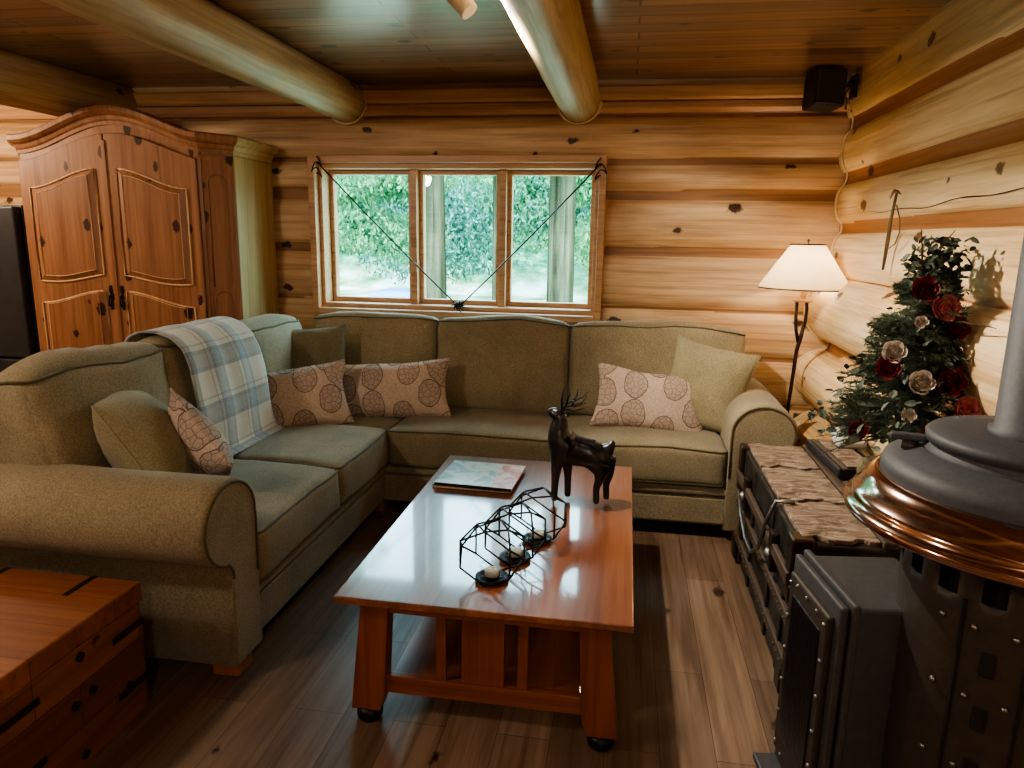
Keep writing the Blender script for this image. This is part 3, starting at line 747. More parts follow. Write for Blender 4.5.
# ------------------------------------------------------------------ geometric candle holders
def cage(cx, cy, label, s=1.0, rz=0):
    root = thing('candle_holder', label, 'candle holder', (cx, cy, .4625), 'black wire candle cages on the coffee table', (0,0,rz))
    zc = .092*s; R1 = .100*s; d = .058*s
    front = [Vector((R1*math.cos(R(30+60*k)), -d, zc + R1*.92*math.sin(R(30+60*k)))) for k in range(6)]
    back = [Vector((R1*math.cos(R(30+60*k)), d, zc + R1*.92*math.sin(R(30+60*k)))) for k in range(6)]
    # shared ridge points between the faces: mid ring pushed out
    mid = [Vector((R1*1.10*math.cos(R(60*k)), 0, zc + R1*1.0*math.sin(R(60*k)))) for k in range(6)]
    mb = MB(); w = .0034
    def seg(a, b_): mb.tube([a, b_], w, 6)
    for k in range(6):
        seg(front[k], front[(k+1) % 6]); seg(back[k], back[(k+1) % 6])
        if k in (0, 1, 2, 3):
            seg(mid[k], front[k]); seg(mid[k], back[k]); seg(mid[k], front[k-1]); seg(mid[k], back[k-1])
    for v in front[:] + back[:]:
        v.z = max(v.z, .0)
    # shift up so the lowest wire rests on the table
    lo = min(v[2] for v in mb.v); mb.v = [(a, b_, c - lo) for a, b_, c in mb.v]
    mb.build('wire_cage', M['iron'], root, local=True, smooth=True)
    MB().lathe([(.010,.001),(.048,.003),(.055,.010),(.055,.013),(.046,.010),(.01,.008)], (0,0,0), 28).build('tray', M['iron'], root, local=True, smooth=True)
    cup = MB().lathe([(.004,.012),(.036,.012),(.040,.020),(.041,.056),(.0395,.056),(.037,.022),(.004,.016)], (0,0,0), 28, caps=False).build('glass_cup', M['cup_glass'], root, local=True, smooth=True)
    c = MB().lathe([(.001,.017),(.024,.017),(.0245,.034),(.022,.037),(.001,.036)], (0,0,0), 20).build('candle', M['candle'], root, local=True, smooth=True)
    MB().tube([(0,0,.035),(.001,0,.044)], .0008, 5).build('wick', M['black'], c, local=True)
cage(-.385, 2.085, 'black wire cage candle holder nearest the table front', 1.0, R(-14))
cage(-.335, 2.245, 'black wire cage candle holder in the middle of three', 1.0, R(-14))
cage(-.280, 2.410, 'black wire cage candle holder farthest back beside the deer', 1.0, R(-14))

# ------------------------------------------------------------------ skin modifier helper
def skin(name, nodes, edges, mat, parent=None, sub=2, origin=(0,0,0), root=0):
    me = bpy.data.meshes.new(name); o0 = Vector(origin)
    me.from_pydata([tuple(Vector(p[:3]) - o0) for p in nodes], edges, []); me.materials.append(mat)
    o = bpy.data.objects.new(name, me); COL.objects.link(o)
    sk = o.modifiers.new('skin', 'SKIN'); sk.use_smooth_shade = True
    for i, p in enumerate(nodes):
        d = me.skin_vertices[0].data[i]; rr = p[3]
        d.radius = (rr, p[4] if len(p) > 4 else rr); d.use_root = (i == root)
    s_ = o.modifiers.new('sub', 'SUBSURF'); s_.levels = sub; s_.render_levels = sub
    if parent is not None: o.parent = parent; o.location = o0 - Vector(parent.location)
    else: o.location = o0
    return o
deer = thing('deer_figurine', 'tall black deer statuette with thin antlers standing on coffee table', 'figurine', (-.155, 2.82, .4625))
Z = .4625
nodes = [(-.155,2.82,.690,.042),   # 0 mid trunk root
 (-.215,2.82,.700,.046),(-.090,2.82,.688,.040),(-.052,2.82,.692,.030),   # 1 chest 2 loin 3 rump
 (-.245,2.82,.740,.036),(-.250,2.82,.790,.026),(-.240,2.82,.835,.022),   # 4,5 neck 6 head back
 (-.268,2.822,.846,.019),(-.298,2.824,.856,.009),                        # 7 muzzle 8 nose
 (-.250,2.792,.650,.021),(-.254,2.790,.570,.011),(-.256,2.790,Z+.012,.010), # 9-11 front leg near
 (-.212,2.848,.650,.021),(-.206,2.850,.570,.011),(-.205,2.850,Z+.012,.010), # 12-14
 (-.066,2.795,.650,.027),(-.070,2.792,.590,.014),(-.084,2.792,.545,.010),(-.082,2.790,Z+.012,.010), # 15-18
 (-.040,2.848,.650,.027),(-.034,2.850,.590,.014),(-.046,2.850,.545,.010),(-.042,2.850,Z+.012,.010), # 19-22
 (-.030,2.82,.722,.014),(-.022,2.82,.745,.006)]                          # 23,24 tail
nodes = [(*p[:3], p[3]*(1.62 if i_ in (4,5,6,7) else 1.36 if i_ < 9 else 1.5)) for i_, p in enumerate(nodes)]
edges = [(0,1),(0,2),(2,3),(1,4),(4,5),(5,6),(6,7),(7,8),(1,9),(9,10),(10,11),(1,12),(12,13),(13,14),(2,15),(15,16),(16,17),(17,18),(2,19),(19,20),(20,21),(21,22),(3,23),(23,24)]
skin('body', nodes, edges, M['deer'], deer, 2, (-.155,2.82,.4625))
for s_ in (-1, 1):
    mb = MB(); mb.prism([(0,0),(.006,.014),(.022,.022),(.012,.002)], -.003, .003, lambda a, b_, d: (-.232+a, 2.82+s_*(.018+b_*.8)+0*d, .850+a*.6+d)); mb.build('ear', M['deer'], deer, bevel=.001)
for s_, off in ((-1, 0), (1, .004)):
    mb = MB()
    y = 2.82 + s_*.010
    mb.tube([(-.240,y,.850),(-.222,y+s_*.018,.880),(-.190,y+s_*.03,.893),(-.155,y+s_*.035,.905+off),(-.135,y+s_*.03,.935)], [.0045,.004,.0036,.003,.0015], 6)
    for a0, a1, b0 in (((-.235,y+s_*.006,.858), (-.240,y+s_*.012,.905), (-.232,y+s_*.012,.955)),
                       ((-.222,y+s_*.018,.880), (-.212,y+s_*.022,.915), (-.214,y+s_*.02,.950)),
                       ((-.195,y+s_*.03,.892), (-.180,y+s_*.032,.915), (-.178,y+s_*.03,.942)),
                       ((-.225,y+s_*.016,.874), (-.185,y+s_*.03,.868), (-.140,y+s_*.035,.885))):
        mb.tube([a0, a1, b0], [.0036,.003,.0012], 6)
    mb.build('antler', M['antler'], deer, smooth=True)

# ------------------------------------------------------------------ armoire
arm_ = thing('armoire', 'tall knotty pine armoire with arched crown and panelled doors in the corner', 'wardrobe', (-3.02, 4.3, 0))
AX0, AX1, AY0, AY1 = -3.85, -2.385, 4.02, 4.60
c = .13
def arch(x):
    t = (x - (-3.09))/.64
    if abs(t) >= 1: return 0.
    return .165*(math.cos(PI*t)*.5+.5)**.9
foot_ = [(AX0, AY1), (AX0, AY0+c)] + [(AX0+c*.9, AY0)] + [(x, AY0) for x in lin(AX0+c*.9, AX1-c*1.15, 40)[1:]] + [(AX1, AY0+c*.8), (AX1, AY1)]
body = [(AX0, AY1), (AX0, AY0+c), (AX0+c*.9, AY0), (AX1-c*1.15, AY0), (AX1, AY0+c*.8), (AX1, AY1)]
mb = MB().prism(body, .08, 2.00, lambda a, b_, d: (a, b_, d)); o = mb.build('carcass', M['armoire'], arm_, bevel=.003)
# the right side board, varnished, with window daylight painted in as a paler tone
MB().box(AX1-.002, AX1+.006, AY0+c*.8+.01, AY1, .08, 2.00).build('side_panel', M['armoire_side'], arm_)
# arched frieze above the doors
xs = lin(AX0+c*.9, AX1-c*1.15, 40)
mb = MB(); poly = [(xs[0], 1.80), (xs[-1], 1.80)] + [(x, 2.03+arch(x)) for x in reversed(xs)]
mb.prism(poly, AY0-.004, AY0+.03, lambda a, b_, d: (a, d, b_)).build('frieze', M['armoire'], arm_)
# crown moulding swept round the footprint
prof = [(0,-.055),(.012,-.055),(.014,-.035),(.022,-.025),(.028,-.005),(.045,.005),(.060,.020),(.062,.045),(.050,.055),(0,.058),(-.06,.05)]
mb = MB(); V = []; n = len(prof); F = []
P = foot_
for i, p in enumerate(P):
    a = Vector(P[max(0, i-1)]); b_ = Vector(P[min(len(P)-1, i+1)]); p_ = Vector(p)
    d1 = (p_-a) if i > 0 else (b_-p_); d2 = (b_-p_) if i < len(P)-1 else (p_-a)
    d1.normalize(); d2.normalize(); t = (d1+d2).normalized(); nr = Vector((t.y, -t.x)) * -1
    nr = Vector((-nr.x, -nr.y)) if nr.dot(Vector(p) - Vector((-3.0, 4.5))) < 0 else nr
    k = 1/max(.6, d1.dot(t))
    for o_, z in prof: V.append((p[0]+nr.x*o_*k, p[1]+nr.y*o_*k, 2.06+arch(p[0])*(1 if p[1] < AY0+.01 else 0)+z))
F = [(i*n+j, (i+1)*n+j, (i+1)*n+j+1, i*n+j+1) for i in range(len(P)-1) for j in range(n-1)]
mb.add(V, F); crown = mb.build('crown_moulding', M['armoire'], arm_, smooth=False)
crown.data.materials.append(M['armoire_side'])  # same painted daylight on the right end of the crown
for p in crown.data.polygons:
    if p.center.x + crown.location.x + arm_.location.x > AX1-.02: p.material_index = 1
MB().prism(body, 2.00, 2.06, lambda a, b_, d: (a, b_, d)).build('top_board', M['armoire'], arm_)
MB().prism([(AX0-.02, AY1), (AX0-.02, AY0+c), (AX0+c*.9, AY0-.02), (AX1-c*1.15, AY0-.02), (AX1+.02, AY0+c*.8), (AX1+.02, AY1)], 0, .09, lambda a, b_, d: (a, b_, d)).build('plinth', M['armoire'], arm_, bevel=.006)
def outline_board(poly, y0, y1): return MB().prism(poly, y0, y1, lambda a, b_, d: (a, d, b_))
def door(x0, x1, hinge):
    xs = lin(x0, x1, 24)
    dz = lambda x: 1.965 + arch(x)*.95
    o = outline_board([(x0, .12), (x1, .12)] + [(x, dz(x)) for x in reversed(xs)], AY0-.026, AY0-.004).build('door', M['armoire'], arm_, bevel=.005)
    m = .068
    a, b_ = x0+m, x1-m; c_ = 1 if hinge == 'L' else -1     # rise direction toward the centre
    def s(x):  # 0 at outer edge, 1 at centre
        t = (x-a)/(b_-a); t = t if c_ > 0 else 1-t
        return t*t*(3-2*t)
    px = lin(a, b_, 18)
    tops = [(x, 1.80 + .115*s(x)) for x in px]; bots = [(x, 1.235 - .045*math.sin(PI*(x-a)/(b_-a))*.4 + .045*s(x)) for x in px]
    top2 = [(x, 1.095 + .085*s(x)) for x in px]
    for nm, lo, hi in (('u', bots, tops), ('l', [(a, .25), (b_, .25)], top2)):
        poly = list(lo) + list(reversed(hi))
        cx = sum(p[0] for p in poly)/len(poly); cz_ = sum(p[1] for p in poly)/len(poly)
        MB().tube([(p[0], AY0-.029, p[1]) for p in poly], .0058, 6, closed=True).build('panel_bead', M['armoire_edge'], o, smooth=True)
        k = lambda p, q: (cx+(p[0]-cx)*q, cz_+(p[1]-cz_)*(1-(1-q)*.55))
        p2 = [k(p, .80) for p in poly]; n = len(poly)
        p1 = [k(p, .95) for p in poly]
        V = [(p[0], AY0-.027, p[1]) for p in p1] + [(p[0], AY0-.040, p[1]) for p in p2]
        MB().add(V, [tuple(range(n, 2*n))] + [(i, (i+1) % n, n+(i+1) % n, n+i) for i in range(n)]).build('raised_panel', M['armoire'], o)
        MB().tube([(p[0], AY0-.040, p[1]) for p in p2], .0026, 5, closed=True).build('panel_bead', M['armoire_edge'], o, smooth=True)
    hx = x1-.035 if hinge == 'L' else x0+.035
    h = MB().prism([(-.008,-.075),(.008,-.075),(.012,-.04),(.006,-.015),(.012,0),(.006,.015),(.012,.04),(.008,.075),(-.008,.075),(-.012,.04),(-.006,.015),(-.012,0),(-.006,-.015),(-.012,-.04)], AY0-.031, AY0-.025, lambda u, v, d: (hx+u, d, 1.14+v)).build('escutcheon', M['iron'], o)
    MB().tube([(hx, AY0-.03, 1.155), (hx, AY0-.05, 1.15), (hx-.004, AY0-.05, 1.10), (hx, AY0-.044, 1.085)], .005, 8).build('handle', M['iron'], o, smooth=True)
door(-3.735, -3.143, 'L'); door(-3.135, -2.545, 'R')
MB().box(-3.150, -3.125, AY0-.034, AY0-.024, .13, 2.08).build('astragal', M['armoire'], arm_, bevel=.004)
# canted corner pilaster panels (right corner)
ca = Vector((AX1-c*1.15, AY0)); cb = Vector((AX1, AY0+c*.8)); dv = cb-ca; nr = Vector((dv.y, -dv.x)).normalized()
def cant(u, z, off): p = ca + dv*u + nr*off; return (p.x, p.y, z)
for z0, z1 in ((1.22, 1.84), (.25, 1.14)):
    pts = [cant(.22, z0, .003), cant(.78, z0, .003), cant(.78, z1, .003)] + [cant(.5+.28*math.cos(a), z1+.05*math.sin(a), .003) for a in lin(.3, PI-.3, 8)] + [cant(.22, z1, .003)]
    MB().tube(pts, .004, 6, closed=True).build('pilaster_bead', M['armoire'], arm_, smooth=True)
MB().prism([(AX1-c*1.15-.006, AY0-.010), (AX1-c*1.15+.012, AY0-.006), (AX1-c*1.15+.008, AY0+.01), (AX1-c*1.15-.006, AY0+.004)], .12, 1.98, lambda a, b_, d: (a, b_, d)).build('corner_post', M['armoire'], arm_)

# fridge at the far left
fr = thing('refrigerator', 'black refrigerator standing left of the pine armoire', 'refrigerator', (-4.2, 4.3, 0))
MB().box(-4.62, -3.83, 4.09, 4.58, .02, 1.70).build('cabinet', M['fridge_side'], fr, bevel=.008)
MB().box(-4.62, -3.835, 4.02, 4.085, .72, 1.69).build('door', M['fridge_front'], fr, bevel=.012)
MB().box(-4.62, -3.835, 4.02, 4.085, .04, .71).build('drawer', M['fridge_front'], fr, bevel=.012)

# ------------------------------------------------------------------ cedar chest (near left)
ch = thing('blanket_chest', 'reddish cedar chest with dark inlaid straps beside the left rolled arm', 'chest', (-2.0, 1.63, 0))
cx0, cx1, cy0, cy1 = -2.45, -1.505, 1.33, 1.885
MB().box(cx0, cx1, cy0, cy1, .0, .375).build('body', M['chest'], ch, bevel=.004)
MB().box(cx0-.006, cx1+.006, cy0-.006, cy1+.006, .378, .446).build('lid', M['chest_top'], ch, bevel=.006)
for x in (-2.22, -1.985, -1.665):
    MB().box(x-.011, x+.011, cy1-.125, cy1+.007, .440, .4478).build('strap', M['inlay'], ch, bevel=.002)
for y0, y1, z0, z1 in ((1.75,1.888,.300,.322), (1.75,1.888,.105,.127), (1.33,1.47,.300,.322), (1.33,1.47,.120,.142)):
    MB().box(cx1-.004, cx1+.0035, y0, y1, z0, z1).build('strap', M['inlay'], ch, bevel=.002)
for x0 in (cx0, cx1-.12):
    for z in (.30, .12): MB().box(x0, x0+.12, cy0-.0035, cy0+.003, z, z+.022).build('strap', M['inlay'], ch, bevel=.002)
for y, z in ((1.62,.345), (1.585,.21), (1.655,.215), (1.80,.13), (1.60,.04)):
    MB().prism([(math.cos(a)*.014+.004*math.cos(3*a), math.sin(a)*.017) for a in lin(0, 2*PI, 15)[:-1]], cx1-.003, cx1+.003, lambda a, b_, d: (d, y+a, z+b_)).build('peg', M['inlay'], ch)

# ------------------------------------------------------------------ old steamer trunk
def bark_wood():
    m, nt, b = newmat('peeling_lid_wood')
    v = coord(nt, (.35,1,1)); f_ = noise(nt, v, 16, 7, .75, 1.4)
    c_ = ramp(nt, f_, [(.36, (.035,.02,.012)), (.45, (.13,.08,.05)), (.55, (.27,.20,.145)), (.68, (.52,.46,.38))])
    nt.links.new(c_, b.inputs['Base Color']); b.inputs['Roughness'].default_value = .6; bump(nt, b, f_, .8, .012); return m
M['lid'] = bark_wood()
M['trunk_side'] = plain('worn_black_tin', (.030,.024,.018), .48, .5, .6, 38, .6)
M['trunk_slat'] = wood('dark_trunk_slat', (.035,.022,.014), (.10,.065,.04), 'Y', .55, 26)
tk = thing('steamer_trunk', 'antique black steamer trunk with peeling wooden lid and metal fittings', 'trunk', (.86, 2.80, 0))
tx0, tx1, ty0, ty1, th = .60, 1.06, 2.29, 3.42, .60
MB().box(tx0, tx1, ty0, ty1, .03, .44).build('body', M['trunk_side'], tk, bevel=.006)
ld = MB().box(tx0-.006, tx1+.006, ty0-.006, ty1+.006, .445, .585).build('lid', M['trunk_side'], tk, bevel=.008)
ysp = [ty0+.005, 2.66, 3.06, ty1-.005]
for i in range(3):
    a, b_ = ysp[i]+.014, ysp[i+1]-.014
    jag = lambda x, s_: .014*math.sin(x*41+s_*2) + .007*math.sin(x*97+s_*2)
    xs = lin(tx0+.01, tx0+.255, 16)
    poly = [(x, a + jag(x, i)) for x in xs] + [(x, b_ + jag(x, i+1)) for x in reversed(xs)]
    MB().prism(poly, .583, .603, lambda p, q, d: (p, q, d)).build('lid_board', M['lid'], ld, bevel=.004)
    xs = lin(tx0+.30, tx1-.01, 10)
    poly = [(x, a + jag(x, i)) for x in xs] + [(x, b_ + jag(x, i+1)) for x in reversed(xs)]
    MB().prism(poly, .583, .600, lambda p, q, d: (p, q, d)).build('lid_board', M['lid'], ld, bevel=.004)
MB().box(tx0+.258, tx0+.298, ty0, ty1, .583, .609).build('lid_slat', M['trunk_slat'], ld, bevel=.005)
for z in (.14, .30, .50):
    MB().box(tx0-.018, tx0+.002, ty0, ty1, z-.022, z+.022).build('side_slat', M['trunk_slat'], tk, bevel=.005)
for y in (2.42, 2.66, 3.06, 3.30):
    MB().box(tx0-.010, tx0+.002, y-.018, y+.018, .04, .58).build('batten', M['trunk_side'], tk, bevel=.004)
for y0, y1 in ((ty0-.012, ty0+.07), (ty1-.07, ty1+.012)):
    for z0, z1 in ((.03,.13), (.37,.435), (.45,.60)):
        MB().box(tx0-.024, tx0+.05, y0, y1, z0, z1).build('corner_bracket', M['bronze'], tk, bevel=.010, seg=3)
for z in (.10, .36):
    MB().box(tx0, tx1, ty0-.018, ty0+.002, z-.022, z+.022).build('end_slat', M['trunk_slat'], tk, bevel=.005)
for y in (2.56, 3.16):   # latches
    l = MB().box(tx0-.034, tx0-.008, y-.03, y+.03, .36, .51).build('latch', M['bronze'], tk, bevel=.006)
    MB().lathe([(.004,-.008),(.022,-.006),(.026,0),(.016,.010),(.002,.014)], (0,0,0), 16).rotate((0,R(-90),0),(0,0,0)).build('latch_button', M['rivet'], l, smooth=True, local=True).location = (-.018, 0, .06)
MB().lathe([(.002,-.012),(.040,-.010),(.046,0),(.020,.012),(.002,.014)], (0,0,0), 20).rotate((0,R(-90),0),(tx0-.012,2.86,.43)).build('lock_plate', M['bronze'], tk, smooth=True)
tk.children[-1].location = Vector((tx0-.022, 2.86, .43)) - tk.location
# long looping metal strap along the front
MB().tube([(tx0-.03,3.30,.40),(tx0-.045,3.12,.35),(tx0-.05,2.95,.31),(tx0-.05,2.80,.315),(tx0-.045,2.70,.38),(tx0-.035,2.66,.50),(tx0-.012,2.62,.605),(tx0+.05,2.60,.612)], .0075, 8).build('strap', M['rivet'], tk, smooth=True)
MB().tube([(tx0+.12,ty0-.02,.33),(tx0+.15,ty0-.05,.27),(tx0+.26,ty0-.06,.25),(tx0+.37,ty0-.05,.27),(tx0+.40,ty0-.02,.33)], .011, 8).build('end_handle', M['stem'], tk, smooth=True)
mb = MB()
for y in lin(ty0+.03, ty1-.03, 22):
    for z in (.46, .14, .30): mb.lathe([(.001,0),(.006,0),(.004,.004),(.001,.005)], (0,0,0), 6) if False else mb.box(tx0-.022, tx0-.016, y-.004, y+.004, z-.004, z+.004)
mb.build('nail_heads', M['rivet'], tk)
# a small case lying on the trunk
cs = thing('small_case', 'flat black case with worn wood inlay lying on the trunk lid', 'case', (.985, 3.12, .61))
MB().box(.875, 1.075, 2.93, 3.38, .612, .650, rot=(0,0,R(3))).build('base', M['speaker'], cs, bevel=.006)
MB().box(.915, 1.025, 2.95, 3.36, .650, .658, rot=(0,0,R(3))).build('inlay', M['lid'], cs, bevel=.002)
for x in (.888, 1.045): MB().box(x, x+.016, 2.91, 3.35, .650, .660, rot=(0,0,R(3)), about=(.995,3.13,.65)).build('rib', M['trunk_slat'], cs, bevel=.003)
o = cushion(.12, .16, .05, r=.02, puff=(0,0,.01), n=12, wr=.02, seed=21).build('folded_cloth', M['cloth_white'], smooth=True, local=True)
o.location = (1.03, 3.28, .686); tag(o, 'small crumpled white cloth behind the flat case on the trunk', 'cloth')

# ------------------------------------------------------------------ decorated tree
tr = thing('artificial_christmas_tree', 'small fir Christmas tree with red roses on the trunk by the log wall', 'tree', (1.0, 2.72, .605))
TX, TY = 1.015, 2.70
MB().lathe([(.04,0),(.085,.0),(.095,.05),(.100,.13),(.09,.15),(.02,.145)], (TX-.03, TY, .605), 20).build('burlap_pot', M['pot'], tr, smooth=True)
MB().tube([(TX-.03,TY,.74),(TX,TY,1.1),(TX+.045,TY,1.52)], [.014,.010,.005], 8).build('stem', M['stem'], tr, smooth=True)
mb = MB(); random.seed(11)
def sprig(mb, p0, dir_, L, w=.028, droop=.25, nn=30):
    d = Vector(dir_).normalized(); side0 = d.cross(Vector((0,0,1)));
    if side0.length < .1: side0 = Vector((1,0,0))
    side0.normalize(); upv = side0.cross(d)
    pts = []
    for k in range(7):
        t = k/6; p = Vector(p0) + d*L*t + Vector((0,0,-droop*L*t*t)); p.x = min(p.x, 1.125); pts.append(p)
    mb.tube(pts, [.0028*(1-.7*k/6) for k in range(7)], 4, caps=False)
    for i in range(nn):
        t = .12 + .88*i/nn; k = min(5, int(t*6)); q = pts[k].lerp(pts[k+1], t*6-k)
        for s_ in (-1, 1):
            a = random.uniform(-.9, 1.1); v = (side0*s_*math.cos(a) + upv*math.sin(a) + d*.75).normalized()
            l = w*random.uniform(.7, 1.25)*(1-.35*t); e = q + v*l; e.x = min(e.x, 1.135)
            wd = d*.0022 + upv*.0012
            mb.add([q-wd, q+wd, e+wd*.3, e-wd*.3], [(0,1,2,3)])
for lev in range(21):
    t = lev/20; z = .85 + .55*t; rad = .19*(1-t)**.6 + .085
    for k in range(int(15 - 6*t)):
        a = random.uniform(0, 2*PI); L = rad*random.uniform(.75, 1.2)
        cx_ = TX - .02 + .05*t
        d = (math.cos(a), math.sin(a), random.uniform(-.05, .45)+.35*t)
        if cx_ + d[0]*L > 1.17: L *= .5
        if d[0] < 0: L *= .84
        sprig(mb, (cx_, TY, z), d, L, .036, .28, 34)
        p = Vector((cx_, TY, z)) + Vector(d)*L*.55
        for s_ in (-1, 1): sprig(mb, p, (d[0]-s_*d[1]*.8, d[1]+s_*d[0]*.8, d[2]), L*.45, .032, .2, 16)
mb.build('foliage', M['needles'], tr)
mb = MB()
for k in range(640):   # dark broad-leaf crown and scattered leaf clusters
    if k < 460: c0 = Vector((TX+.05, TY, 1.455)); q = c0 + Vector((max(-.09,min(.09,random.gauss(0,.05))), max(-.09,min(.09,random.gauss(0,.055))), max(-.10,min(.11,random.gauss(0,.06)))))
    else:
        t = random.random(); z = .88+.47*t; rr = .25*(1-t)+.07; a = random.uniform(PI*.9, PI*1.9); q = Vector((TX+rr*math.cos(a), TY+rr*math.sin(a), z))
    q.x = min(q.x, 1.13)
    m_ = Euler((random.uniform(-1,1), random.uniform(-1,1), random.uniform(0,6))).to_matrix(); s_ = random.uniform(.014, .027)
    mb.add([q + m_ @ Vector(v)*s_ for v in ((-.8,0,0),(-.3,-.55,.12),(.4,-.5,.1),(.9,0,-.05),(.4,.5,.1),(-.3,.55,.12))], [(0,1,2,3),(0,3,4,5)])
mb.build('broad_leaves', M['holly'], tr)
mb = MB()
for p0, p1 in (((.93,2.66,1.06),(.745,2.62,1.10)), ((.9,2.6,.90),(.765,2.60,.915)), ((1.06,2.66,1.29),(1.13,2.38,1.30)), ((1.0,2.65,1.44),(.96,2.6,1.60)), ((1.05,2.7,1.5),(1.09,2.66,1.60))):
    a = Vector(p0); b_ = Vector(p1); mb.tube([a, a.lerp(b_,.5)+Vector((0,0,.008)), b_], [.004,.003,.0012], 5)
mb.build('bare_twigs', M['stem'], tr)
# big leaves low on the left
mb = MB()
for p0, d in (((.83,2.58,.93),(-1,-.2,.1)), ((.85,2.56,.90),(-.9,-.5,-.35)), ((.84,2.60,.97),(-.8,-.2,.5))):
    d = Vector(d).normalized(); sd = d.cross(Vector((.2,-.8,.5))).normalized(); p = Vector(p0)
    mb.add([p, p+d*.03+sd*.018, p+d*.07+sd*.012, p+d*.10, p+d*.07-sd*.012, p+d*.03-sd*.018], [(0,1,2,3),(0,3,4,5)])
mb.build('broad_leaves', M['holly'], tr)

def rose_mesh(r=.03, seed=0):
    mb = MB(); rnd = random.Random(seed)
    for ring, (n, rad, fl, zo) in enumerate(((3,.30,.15,.52),(4,.50,.0,.36),(5,.74,-.15,.20),(5,1.0,-.35,.10))):
        for k in range(n):
            a = 2*PI*k/n + ring*.8 + rnd.uniform(-.15,.15)
            def fn(u, v):
                hw = (1.2,.95,.78,.74)[ring]; vv = v*(1-.30*abs(u)**2.5); ph = vv*(PI*.60 + fl); rr = rad*math.sin(ph)*(1+.06*u) + rad*.10*max(0, vv-.8)*5*(ring > 1)
                z = zo + rad*(1-math.cos(ph)) - .25
                return (r*rr*math.cos(a+u*hw), r*rr*math.sin(a+u*hw), r*(z + .10*math.sin(u*2.2+k)*v))
            mb.grid(lin(-1, 1, 8), lin(0.05, 1, 7), fn)
    mb.lathe([(.02*r,-.3*r),(.25*r,-.2*r),(.35*r,.05*r),(.2*r,.2*r)], (0,0,0), 8)
    return mb
def flower(name, p, r, mat, label, cat, group, seed):
    o = rose_mesh(r, seed).build(name, M[mat], smooth=True, local=True)
    p = Vector(p); out = Vector((-.10, -1, .22)) + Vector((p.x-TX, 0, 0))*2.0
    o.rotation_euler = out.to_track_quat('Z', 'Y').to_euler(); o.location = p + out.normalized()*.012
    tag(o, label, cat, group)
FG = 'artificial flowers on the small fir tree'
flower('artificial_rose', (1.055,2.60,1.335), .042, 'rose_pink', 'pink rose near the top of the small fir tree', 'flower', FG, 1)
flower('artificial_rose', (.995,2.62,1.395), .040, 'rose_red', 'dark red rose just under the dark leafy tree top', 'flower', FG, 2)
flower('artificial_rose', (1.10,2.60,1.270), .036, 'rose_red', 'dark red rose below the upper pink rose', 'flower', FG, 3)
flower('artificial_rose', (.915,2.58,1.185), .036, 'petal_white', 'white and pink flower on the left side of the tree', 'flower', FG, 4)
flower('artificial_rose', (.900,2.57,1.130), .036, 'rose_red', 'dark red rose at the tree left side under a white flower', 'flower', FG, 5)
flower('artificial_rose', (1.070,2.52,1.100), .042, 'rose_red', 'large dark red rose in the middle of the tree', 'flower', FG, 6)
flower('artificial_rose', (.985,2.52,1.095), .038, 'petal_white', 'cream flower left of the large middle red rose', 'flower', FG, 7)
flower('artificial_rose', (1.115,2.50,1.015), .040, 'rose_pink', 'pink rose low on the right of the tree', 'flower', FG, 8)
flower('artificial_rose', (1.015,2.47,.925), .034, 'rose_red', 'red rose lowest on the tree above the stove', 'flower', FG, 9)
flower('artificial_rose', (.955,2.50,.985), .022, 'petal_white', 'small white blossom low on the middle of the tree', 'flower', FG, 10)
flower('artificial_rose', (1.04,2.47,.955), .022, 'petal_white', 'small white blossom right of the lowest red rose', 'flower', FG, 11)
flower('artificial_rose', (.985,2.58,1.290), .020, 'petal_white', 'small white blossom left of the upper pink rose', 'flower', FG, 12)
flower('artificial_rose', (.835,2.58,.905), .030, 'rose_red', 'dark red bud at the lowest left branch of the tree', 'flower', FG, 13)

# ------------------------------------------------------------------ wood stove
SX, SY = .86, 1.57
st = thing('wood_stove', 'round dark grey wood stove with polished copper rim and flue pipe', 'stove', (SX, SY, 0))
C = (SX, SY, 0)
MB().lathe([(.05,.0),(.20,.0),(.21,.02),(.21,.08),(.20,.10),(.05,.10)], C, 48).build('base', M['stove_dark'], st, smooth=False, bevel=.004)
# barrel with vent slots
def barrel():
    n = 96; zs_ = [.10,.14,.20,.26,.32,.38,.44,.50,.56,.62,.68,.74,.80,.84,.862,.935,.955,.985]
    RB = .220; mb = MB()
    V = [(SX+RB*math.cos(2*PI*j/n), SY+RB*math.sin(2*PI*j/n), z) for z in zs_ for j in range(n)]
    F = []
    for i in range(len(zs_)-1):
        for j in range(n):
            if abs(zs_[i]-.862) < .001 and (j % 6) in (1,2,3): continue
            F.append((i*n+j, i*n+(j+1)%n, (i+1)*n+(j+1)%n, (i+1)*n+j))
    mb.add(V, F); o = mb.build('barrel', M['stove_dark'], st, smooth=True)
    s2 = o.modifiers.new('s', 'SOLIDIFY'); s2.thickness = .006; s2.offset = -1
barrel()
MB().lathe([(.01,.12),(.195,.12),(.195,.98),(.01,.98)], C, 48).build('inner_drum', M['black'], st)
def atang(a, r, z, du=0): return (SX + r*math.cos(a) - du*math.sin(a), SY + r*math.sin(a) + du*math.cos(a), z)
for a in (R(222), R(252), R(285)):   # vertical seams with rivets
    sm = MB().tube([atang(a, .2215, z) for z in (.11, .5, .86)], .004, 6).build('seam', M['black'], st)
    mb = MB()
